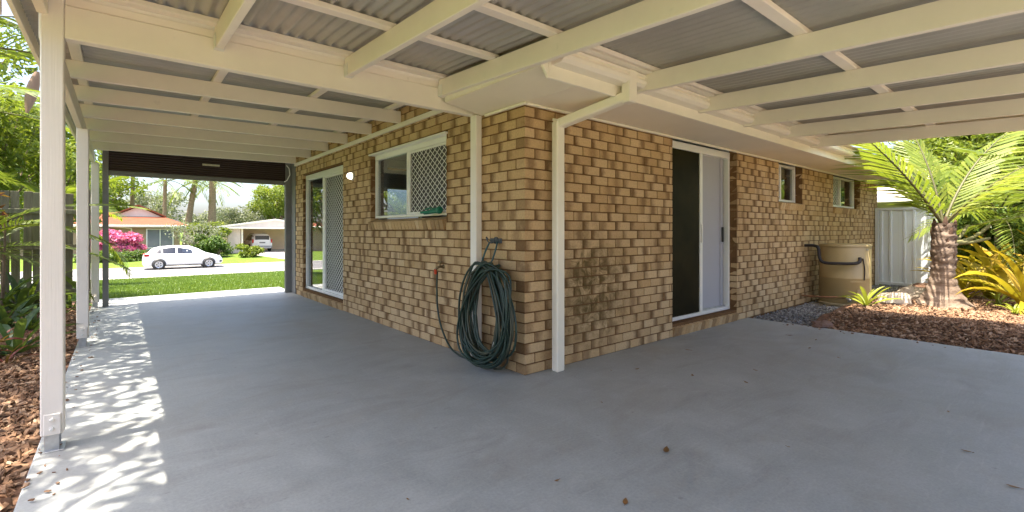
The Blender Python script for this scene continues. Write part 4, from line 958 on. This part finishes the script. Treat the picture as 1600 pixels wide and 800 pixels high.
tree('leafy_tree', 'yellow green tree far beyond the paling fence', (-6.3, 15.5, gz(0, 15.5)), 4.6, (2.3, 2.3, 2.6), 8000, .2, LEAF_LIME, 405, trunk_r=.11, nclump=28)
tree('leafy_tree', 'lime tree deepest behind the paling fence', (-4.4, 18.5, gz(0, 18.5)), 4.0, (1.5, 2.0, 2.4), 6000, .2, LEAF_LIME, 406, trunk_r=.10, nclump=24)
tree('leafy_tree', 'leafy tree standing level with the nearest carport post', (-4.4, -.5, -.05), 5.8, (.75, 1.7, .6), 800, .20, LEAF_MID, 407, trunk_r=.09, nclump=20)
# dry hanging palm sheath
mb = MB(); v = []; 
for i in range(11):
    t = i / 10; w = .075 * math.sin(math.pi * min(1, t * .9 + .08)) + .01
    for k in range(7): a = math.pi * (k / 6 - .5); v.append((w * math.sin(a), -.06 * math.cos(a), -.75 * t + .0))
mb.add(v, [(i * 7 + k, i * 7 + k + 1, (i + 1) * 7 + k + 1, (i + 1) * 7 + k) for i in range(10) for k in range(6)], True)
p = atpx(58, 130, 8.2); setp(mb.build('palm_sheath', mat('dry_sheath', (.26, .17, .13), .8, .15, 6), None, (p.x, p.y, p.z + .2), (.1, .15, .4)), 'dry pinkish palm sheath hanging in the left garden foliage', 'palm sheath')
for i, (px, py, d, bl, s_, n, lab, nm) in enumerate(((22, 540, 4.6, gb, .85, 13, 'broad dark green strap plant beside the nearest post', 'green_strap_plant'), (5, 500, 5.6, gb, .95, 14, 'dark green strap plant deeper in the left bed', 'green_strap_plant'), (48, 520, 5.7, gm, .7, 12, 'mid green strap plant between post and paling fence', 'green_strap_plant'), (30, 480, 6.6, gb, 1.0, 14, 'tall dark strap plant against the paling fence', 'green_strap_plant'), (-25, 560, 4.5, rr_, .8, 12, 'burgundy strap plant at the edge of left bed', 'burgundy_strap_plant'), (8, 560, 4.3, rr_, .45, 8, 'small burgundy strap plant lying over mulch', 'burgundy_strap_plant'), (-10, 470, 6.4, gm, 1.1, 13, 'large green strap plant near the fence', 'green_strap_plant'), (40, 470, 7.2, gm, 1.2, 15, 'tall lush green strap plant touching the palings', 'green_strap_plant'), (112, 480, 7.4, gm, .6, 9, 'little green strap plant at the foot of the end post', 'green_strap_plant'))):
    p = atpx(px, py, d); rosette(nm, lab, (p.x, p.y, left_z(p.x, p.y)), bl, n, 500 + i, s_, spread=(0, .9))
p = atpx(-15, 300, 6.5); tree('red_shrub', 'burgundy leaved shrub in front of the paling fence', (p.x, p.y, -.04), 1.45, (.22, .22, .3), 220, .14, LEAF_RED, 410, cat='shrub', trunk_r=.02, nclump=10, stems=2)

# ------------------------------------------------------------------ dry leaves on the slab
def dry_leaf(px, py, L, label, seed):
    u, w = (px - 800) / 738, (py - 361) / 738; d = CAM.z / w; p = CAM + (FWD + RGT * u) * d; rg = random.Random(seed); v = []; n = 6
    for i in range(n + 1):
        t = i / n; wd = .42 * math.sin(math.pi * (t * .96 + .02)) ** .8; zz = .004 + .18 * L * (t - .5) ** 2 * rg.uniform(1.5, 2.5)
        v += [(L * (t - .5), -wd * L * .5, zz + .12 * L * wd), (L * (t - .5), 0, zz), (L * (t - .5), wd * L * .5, zz + .14 * L * wd)]
    mb = MB(); mb.add(v, [(i * 3 + k, i * 3 + k + 1, i * 3 + k + 4, i * 3 + k + 3) for i in range(n) for k in (0, 1)], True); mb.tube([(-L * .5, 0, .006), (-L * .68, .02 * L, .01)], .0012, 5)
    me = mb.mesh('dry_leaf', LEAF_DRY); a = me.attributes.new('lv', 'FLOAT', 'POINT'); a.data.foreach_set('value', [rg.uniform(0, .5)] * len(mb.v))
    return setp(link('dry_leaf', me, None, (p.x, p.y, .002), (0, 0, rg.uniform(0, 6))), label, 'leaf', 'dry leaves on the slab')
dry_leaf(977, 787, .055, 'round rust brown dry leaf alone on the slab', 1)
dry_leaf(1041, 706, .075, 'long brown dry leaf further in on the slab', 2)
for i, (px, py, L) in enumerate(((995, 578, .05), (1082, 588, .05), (1166, 599, .05), (1181, 580, .04), (1075, 548, .06), (1234, 525, .06), (1265, 545, .05), (1275, 532, .045), (1510, 707, .045), (1583, 763, .05), (1482, 645, .03), (870, 753, .03), (516, 484, .05), (940, 630, .022), (1310, 560, .04), (637, 402 + 380, .02), (955, 580, .02), (1232, 700, .02))):
    dry_leaf(px, py, L, 'small dark curled dry leaf on the grey slab' if L >= .04 else 'tiny dark leaf scrap on the grey slab', 10 + i)

# ------------------------------------------------------------------ across the street
def carmat(name, col): 
    m, t, b = nodes(name); b.inputs['Base Color'].default_value = (*col, 1); b.inputs['Roughness'].default_value = .25; b.inputs['Coat Weight'].default_value = .6; b.inputs['Coat Roughness'].default_value = .05
    c = ramp(t, noise(t, 2, 3), [(.3, sc(col, .97)), (.7, sc(col, 1.0))]); t.links.new(c, b.inputs['Base Color']); return m
WHITEP = carmat('white_car_paint', (.78, .78, .79)); TYRE = mat('tyre', (.025, .025, .025), .8, .2, 20); RIM = mat('alloy_rim', (.55, .55, .57), .3, .1, 10, 0, .7); DARKP = mat('dark_trim', (.03, .03, .032), .5, .1, 10)
TAIL = mat('tail_light', (.45, .02, .02), .2, .1, 10); HEAD = mat('head_light', (.7, .72, .75), .1, .1, 10)
def car(name, label, loc, rz, st, W, wheels, wr, windows, lights, roofrack=False, cat='car'):
    """st: stations (x, z_bottom, z_belt, z_roof, half width at belt scale, half width at roof)"""
    r = empty(name, loc, rz, label, cat); mb = MB(); v = []; ns = len(st)
    def sec(s_):
        x, zb, zs, zr, kw, wr_ = s_; w = W / 2 * kw; cab = zr > zs + .06
        h = [(w * .82, zb), (w * .97, zb + .10), (w, zb + (zs - zb) * .55), (w * .975, zs - .03), (w * .93, zs + .01)]
        h += [(wr_ * 1.04, zr - .07), (wr_ * .9, zr - .01), (wr_ * .5, zr + .012)] if cab else [(w * .88, zs + .02), (w * .7, max(zr, zs + .03)), (w * .4, max(zr, zs + .03) + .012)]
        return [(x, -a, b) for a, b in h] + [(x, a, b) for a, b in reversed(h)]
    S = [sec(s_) for s_ in st]; n = len(S[0]); v = [p for q in S for p in q]
    f = [(i * n + k, (i + 1) * n + k, (i + 1) * n + (k + 1) % n, i * n + (k + 1) % n) for i in range(ns - 1) for k in range(n)]
    f += [tuple(range(n)), tuple(range(ns * n - 1, (ns - 1) * n - 1, -1))]; f = [tuple(reversed(q)) for q in f]
    mb.add(v, f, True); body = mb.build('body', WHITEP, r)
    def spt(x, side, t):   # point on the glass band of the body side
        for a, b in zip(st, st[1:]):
            if a[0] <= x <= b[0]:
                q = (x - a[0]) / (b[0] - a[0]); sa, sb = sec(a), sec(b); lo = Vector(sa[4]).lerp(Vector(sb[4]), q); hi = Vector(sa[5]).lerp(Vector(sb[5]), q); p = lo.lerp(hi, t); return Vector((p.x, -side * abs(p.y) if False else side * (abs(p.y) + .008), p.z))
    for (x0, x1, t0a, t1a, t0b, t1b) in windows:
        for side in (-1, 1):
            m2 = MB(); q = []; k = 6
            for i in range(k + 1):
                x = x0 + (x1 - x0) * i / k; u = i / k; q += [spt(x, side, t0a + (t0b - t0a) * u), spt(x, side, t1a + (t1b - t1a) * u)]
            fs_ = [(2 * i, 2 * i + 2, 2 * i + 3, 2 * i + 1) for i in range(k)]; m2.add(q, fs_ if side < 0 else [tuple(reversed(z)) for z in fs_]); m2.build('side_window', CGLASS, r); 
            m3 = MB(); m3.add([p - Vector((0, side * .006, 0)) for p in q], fs_ if side < 0 else [tuple(reversed(z)) for z in fs_]); m3.build('window_lining', DARKP, r)
    for x in wheels:
        for side in (-1, 1):
            Mw = Matrix.Translation((x, side * (W / 2 - .06), wr)) @ Matrix.Rotation(R_(-90 * side), 4, 'X')
            m2 = MB(); m2.lathe([(wr * .62, -.10), (wr * .97, -.10), (wr, -.06), (wr, .06), (wr * .97, .095), (wr * .66, .10)], 24, M=Mw); ty = m2.build('wheel', TYRE, r)
            m2 = MB(); m2.lathe([(wr * .66, .085), (wr * .60, .07), (.05, .05), (.05, .075), (0, .08)], 24, M=Mw)
            for k in range(5):
                a = 2 * math.pi * k / 5; c, s_ = math.cos(a), math.sin(a); m2.bar(Mw @ Vector((.03 * c, .03 * s_, .082)), Mw @ Vector((wr * .64 * c, wr * .64 * s_, .09)), .07, .02, Mw.to_3x3() @ Vector((0, 0, 1)))
            m2.build('rim', RIM, ty)
            m2 = MB(); m2.lathe([(0, .0), (wr * 1.14, .0), (wr * 1.14, .012), (0, .012)], 24, M=Matrix.Translation((0, side * .051, wr * .04)) @ Mw); m2.build('wheel_arch', DARKP, r)
    for nm, bx, m in lights: m2 = MB(); m2.cbox(*bx, .015); m2.build(nm, m, r)
    return r, body
hb_st = [(-2.12, .32, .62, .64, .70, .4), (-2.06, .22, .86, .92, .90, .45), (-1.86, .20, .93, 1.02, .97, .52), (-1.62, .20, .95, 1.30, 1, .52), (-1.25, .2, .95, 1.42, 1, .55), (-.6, .2, .945, 1.47, 1, .57), (-.1, .2, .93, 1.475, 1, .57), (.35, .2, .92, 1.43, 1, .56), (.75, .2, .91, 1.27, 1, .56), (1.12, .2, .90, 1.03, 1, .62), (1.35, .2, .88, .95, .99, .6), (1.75, .2, .80, .84, .95, .55), (2.02, .22, .70, .74, .86, .5), (2.14, .32, .56, .58, .68, .4)]
wl = [('tail_light', (-2.06, -1.80, -.86, -.70, .84, .98), TAIL), ('tail_light', (-2.06, -1.80, .70, .86, .84, .98), TAIL), ('head_light', (1.62, 1.98, -.84, -.66, .70, .80), HEAD), ('head_light', (1.62, 1.98, .66, .84, .70, .80), HEAD),
      ('grille', (2.06, 2.145, -.45, .45, .36, .52), DARKP), ('fog_recess', (1.93, 2.08, -.78, -.6, .36, .47), DARKP), ('wing_mirror', (.72, .86, -1.02, -.90, .95, 1.06), WHITEP), ('wing_mirror', (.72, .86, .90, 1.02, .95, 1.06), WHITEP), ('door_handle', (.05, .22, -.905, -.88, .80, .83), WHITEP), ('door_handle', (-.85, -.68, -.905, -.88, .82, .85), WHITEP), ('sill_trim', (-1.0, 1.0, -.90, -.86, .20, .27), DARKP)]
car('hatchback_car', 'white five door hatchback parked along the far kerb', (.62, 34.75, -1.222), 0, hb_st, 1.78, (-1.32, 1.33), .32,
    [(-.36, .80, .08, .92, .05, .55), (-1.12, -.46, .08, .90, .08, .95), (-1.60, -1.2, .12, .55, .10, .85)], wl)
wg_st = [(-2.3, .40, .95, 1.0, .90, .5), (-2.26, .32, 1.02, 1.30, .97, .60), (-2.12, .30, 1.03, 1.66, 1, .62), (-1.2, .3, 1.03, 1.74, 1, .64), (0, .3, 1.03, 1.74, 1, .64), (.45, .3, 1.02, 1.66, 1, .63), (.95, .3, 1.01, 1.12, 1, .6), (1.5, .3, .98, 1.03, .98, .6), (2.0, .3, .92, .96, .94, .55), (2.2, .4, .8, .84, .85, .5)]
car('station_wagon', 'white station wagon parked in the open garage across the street', (8.0, 50.2, -.805), R_(92), wg_st, 1.84, (-1.4, 1.4), .36,
    [(-.9, .7, .1, .9, .1, .5), (-1.95, -1.0, .1, .85, .1, .9)], [('rear_window', (-2.28, -2.20, -.62, .62, 1.12, 1.55), DARKP), ('tail_light', (-2.31, -2.24, -.90, -.74, .85, 1.2), TAIL), ('tail_light', (-2.31, -2.24, .74, .90, .85, 1.2), TAIL), ('number_plate', (-2.325, -2.305, -.26, .26, .82, .93), mat('plate_dark', (.12, .12, .14), .5)), ('bumper', (-2.38, -2.28, -.88, .88, .42, .58), mat('bumper_grey', (.35, .35, .36), .5)), ('roof_rack', (-1.6, .1, -.6, -.56, 1.77, 1.80), DARKP), ('roof_rack', (-1.6, .1, .56, .6, 1.77, 1.80), DARKP)])
# orange tiled house
OT = mat('orange_tile', (.21, .066, .036), .9, .16, 2.5, .3, dirt=(.24, .10, .065), spec=.2); TANW = mat('tan_brick', (.36, .26, .17), .85, .08, 6, .2); PINKW = mat('pale_gable', (.66, .56, .50), .8, .05, 4)
oh = empty('orange_roofed_house', (0, 46, -.85), 0, 'tan brick house with orange tiled hip roof across the street', 'house')
mb = MB(); mb.box(-14, 1.4, .6, 10, 0, 2.49); mb.build('wall', TANW, oh)
rf = MB(); rf.add([(-15, 0, 2.5), (2.1, 0, 2.5), (2.1, 10.6, 2.5), (-15, 10.6, 2.5), (-10, 5.2, 3.72), (-.4, 5.2, 3.72)], [(0, 1, 5, 4), (1, 2, 5), (2, 3, 4, 5), (3, 0, 4), (3, 2, 1, 0)]); rfo = rf.build('roof', OT, oh)
mb = MB(); mb.add([(-3.0, 3.4, 3.3), (.3, 3.4, 3.3), (-1.34, 3.4, 4.15), (-3.0, 6, 3.3), (.3, 6, 3.3), (-1.34, 6, 4.15)], [(0, 1, 2), (3, 5, 4), (0, 2, 5, 3), (1, 4, 5, 2)]); mb.build('gable', PINKW, rfo)
mb = MB(); mb.bar((-3.3, 4.5, 3.3), (-1.34, 4.5, 4.28), 2.8, .12); mb.bar((.6, 4.5, 3.3), (-1.34, 4.5, 4.28), 2.8, .12); mb.build('gable_tiles', OT, rfo)
mb = MB(); mb.cbox(-15.05, 2.15, -.06, -.01, 2.36, 2.53, .02); mb.build('gutter', TRIM, oh)
mb = MB(); mb.cbox(-1.9, -1.8, .48, .58, 0, 2.25, .01); mb.bar((-1.85, .53, 2.25), (-2.9, .1, 2.40), .09, .09); mb.build('downpipe', TRIM, oh)
for x0, x1, z0, z1 in ((-.9, .95, .6, 2.25), (-5.0, -3.2, .8, 2.25)):
    w = frame4(x0, x1, z0, z1, .52, .598, .08, Matrix.Identity(4)).build('window', ALU, oh); MB().cbox(x0 + .081, x1 - .081, .57, .59, z0 + .081, z1 - .081, .002).build('pane', mat('far_glass', (.16, .18, .21), .12, .1, 2), w); MB().cbox((x0 + x1) / 2 - .03, (x0 + x1) / 2 + .03, .54, .568, z0 + .081, z1 - .081, .003).build('mullion', ALU, w)
MB().cbox(-.9, .95, .50, .519, .02, .56, .01).build('wall_panel', mat('grey_blue_panel', (.36, .40, .44), .6, .06, 3), oh)
# garage house
gh = empty('open_garage', (0, 46, -.82), 0, 'pale gabled garage with peach walls open towards the street', 'garage')
PEACH = mat('peach_wall', (.78, .56, .40), .8, .06, 2.5); GF = mat('pale_roof', (.62, .54, .50), .7, .06, 2)
mb = MB(); mb.box(4.9, 5.1, .3, 8, 0, 2.35); mb.box(5.1, 14, 7.8, 8, 0, 2.35); mb.build('wall', PEACH, gh)
mb = MB(); mb.box(4.9, 5.9, .1, .3, 0, 2.33); mb.build('front_return', mat('pale_render', (.62, .52, .46), .8, .06, 3), gh)
for x in (5.95, 13.0): mb = MB(); mb.cbox(x, x + .15, .05, .2, 0, 2.3, .01); mb.build('post', TRIM, gh)
mb = MB(); mb.add([(4.2, -.4, 2.36), (13.4, -.4, 2.36), (8.7, -.4, 3.05), (4.2, 8.4, 2.36), (13.4, 8.4, 2.36), (8.7, 8.4, 3.05)], [(0, 1, 2), (3, 5, 4), (0, 2, 5, 3), (1, 4, 5, 2), (0, 3, 4, 1)]); mb.build('roof', GF, gh)
mb = MB(); mb.bar((4.0, -.44, 2.36), (8.7, -.44, 3.09), .06, .16); mb.bar((13.6, -.44, 2.36), (8.7, -.44, 3.09), .06, .16); mb.cbox(4.2, 13.4, -.47, -.41, 2.22, 2.38, .01); mb.build('barge_board', TRIM, gh)
mb = MB(); mb.add([(11.5, 14, 2.4), (22, 14, 2.4), (22, 24, 2.4), (11.5, 24, 2.4), (15, 19, 5.0), (19, 19, 5.0), (11.5, 14, 0), (22, 14, 0), (22, 24, 0), (11.5, 24, 0)], [(0, 1, 5, 4), (1, 2, 5), (2, 3, 4, 5), (3, 0, 4), (6, 7, 1, 0), (7, 8, 2, 1), (9, 6, 0, 3), (8, 9, 3, 2)])
o = mb.build('grey_roofed_house', mat('slate_grey_roof', (.26, .27, .31), .7, .1, 1.5), None, (2, 48, -.83)); setp(o, 'house with slate grey roof rising behind the open garage', 'house')
# street plants and trees
def sp(x, y): return (x, y, gz(x, y))
tree('pink_flowering_shrub', 'round shrub covered in pink flowers before the tan house', sp(-2.9, 43.6), 1.2, (1.7, 1.2, .95), 6000, .22, LEAF_PINK, 601, cat='shrub', trunk_r=.04, nclump=24, stems=4, aspect=.8)
tree('bare_branched_shrub', 'pale branched shrub in front of the tan house window', sp(2.2, 43.8), 1.9, (2.0, 1.2, 1.0), 1100, .22, LEAF_GREY, 602, cat='shrub', trunk_r=.07, nclump=34, stems=6, bark=mat('pale_twig', (.50, .44, .38), .9, .2, 5))
tree('round_shrub', 'dark green shrub between the two houses across the street', sp(3.4, 43.0), .95, (1.3, 1.0, 1.05), 5000, .24, LEAF_MID, 603, cat='shrub', trunk_r=.05, nclump=22, stems=3)
tree('lime_shrub', 'lime green shrub above the pale branched shrub', sp(3.4, 45.4), 2.2, (1.5, 1.1, .8), 3500, .24, LEAF_LIME, 604, cat='shrub', trunk_r=.06, nclump=18, stems=3)
tree('low_bush', 'low lime bush at the corner of the driveway', sp(5.9, 42.0), .5, (1.0, .8, .6), 2500, .26, LEAF_LIME, 605, cat='shrub', trunk_r=.03, nclump=14, stems=4)
tree('low_bush', 'low dark hedge below the pink flowering shrub', sp(-2.8, 41.6), .35, (2.2, .6, .45), 3000, .22, LEAF_MID, 606, cat='shrub', trunk_r=.03, nclump=20, stems=4)
GT = None
for i, (x, y, h, cr, nl, sz, m, lab) in enumerate(((-5, 66, 6.0, (4.2, 4, 3.4), 6000, .45, LEAF_LIME, 'loose lime tree behind the orange roof'), (-10, 70, 9, (6, 5, 5), 9000, .5, LEAF_MID, 'large green tree behind the orange roof at its far end'), (.5, 76, 5.0, (4, 4, 2.6), 3500, .45, LEAF_GREY, 'grey green tree between the tall palms'), (10.0, 72, 3.4, (3.4, 4, 1.9), 5000, .42, LEAF_GREY, 'low olive tree behind the open garage'), (14.2, 69, 6.2, (3.4, 4, 3.2), 9000, .42, LEAF_LIME, 'bright lime tree behind the open garage'), (20, 76, 5, (3, 4, 3), 4000, .5, LEAF_MID, 'green tree right of the bright lime tree'), (7.0, 84, 3.0, (3, 4, 1.8), 4000, .5, LEAF_GREY, 'distant grey tree beside the palm trunks'))):
    tree('street_tree', lab, (x, y, -.83), h, cr, nl, sz, m, 700 + i, trunk_r=.22, nclump=26)
fs5 = frond_set(3.4, .8, 22, (.7, 1.1, 1.5), LEAF_PALM, 120, width=.09, rach=.04)
for i, (x, y, h, tr, lab) in enumerate(((1.2, 62, 7.6, .22, 'slim tall palm behind the orange roof'), (3.3, 63, 7.8, .34, 'stout palm with a leaning pale trunk behind the houses'), (5.7, 62, 8.4, .42, 'thickest palm with brown trunk behind the houses'), (6.6, 68, 8.2, .3, 'palm with drooping fronds beside the thickest palm'), (-1.5, 68, 8.8, .25, 'far palm left of the slim tall palm'))):
    palm('street_palm', lab, (x, y, -.83), h, tr, fs5, 11, 800 + i, bark=BARK, lean=((.9, 0) if i == 1 else (.1, 0)), els=(-.25, 1.2))
# unseen greenery added behind the viewer, to bounce light and mirror in the glass
for i, (x, y, h, cr, m, lab) in enumerate(((-5.5, -8.3, 1.3, (1.2, .8, 1.0), LEAF_LIME, 'unseen lime shrub added for bounce light at the back fence west end'), (-1.5, -8.8, 1.0, (1.2, .6, .8), LEAF_YEL, 'unseen yellow leaved shrub added for bounce light along the back fence'), (2.5, -8.7, 1.2, (1.3, .6, .9), LEAF_MID, 'unseen green shrub added for bounce light along the back fence'), (6.5, -8.2, 1.5, (1.3, .8, 1.1), LEAF_YEL, 'unseen yellow shrub added for bounce light behind the right garden'))):
    tree('bounce_shrub', lab, (x, y, -.07), h, cr, 2500, .16, m, 900 + i, cat='shrub', trunk_r=.04, nclump=16, stems=3)
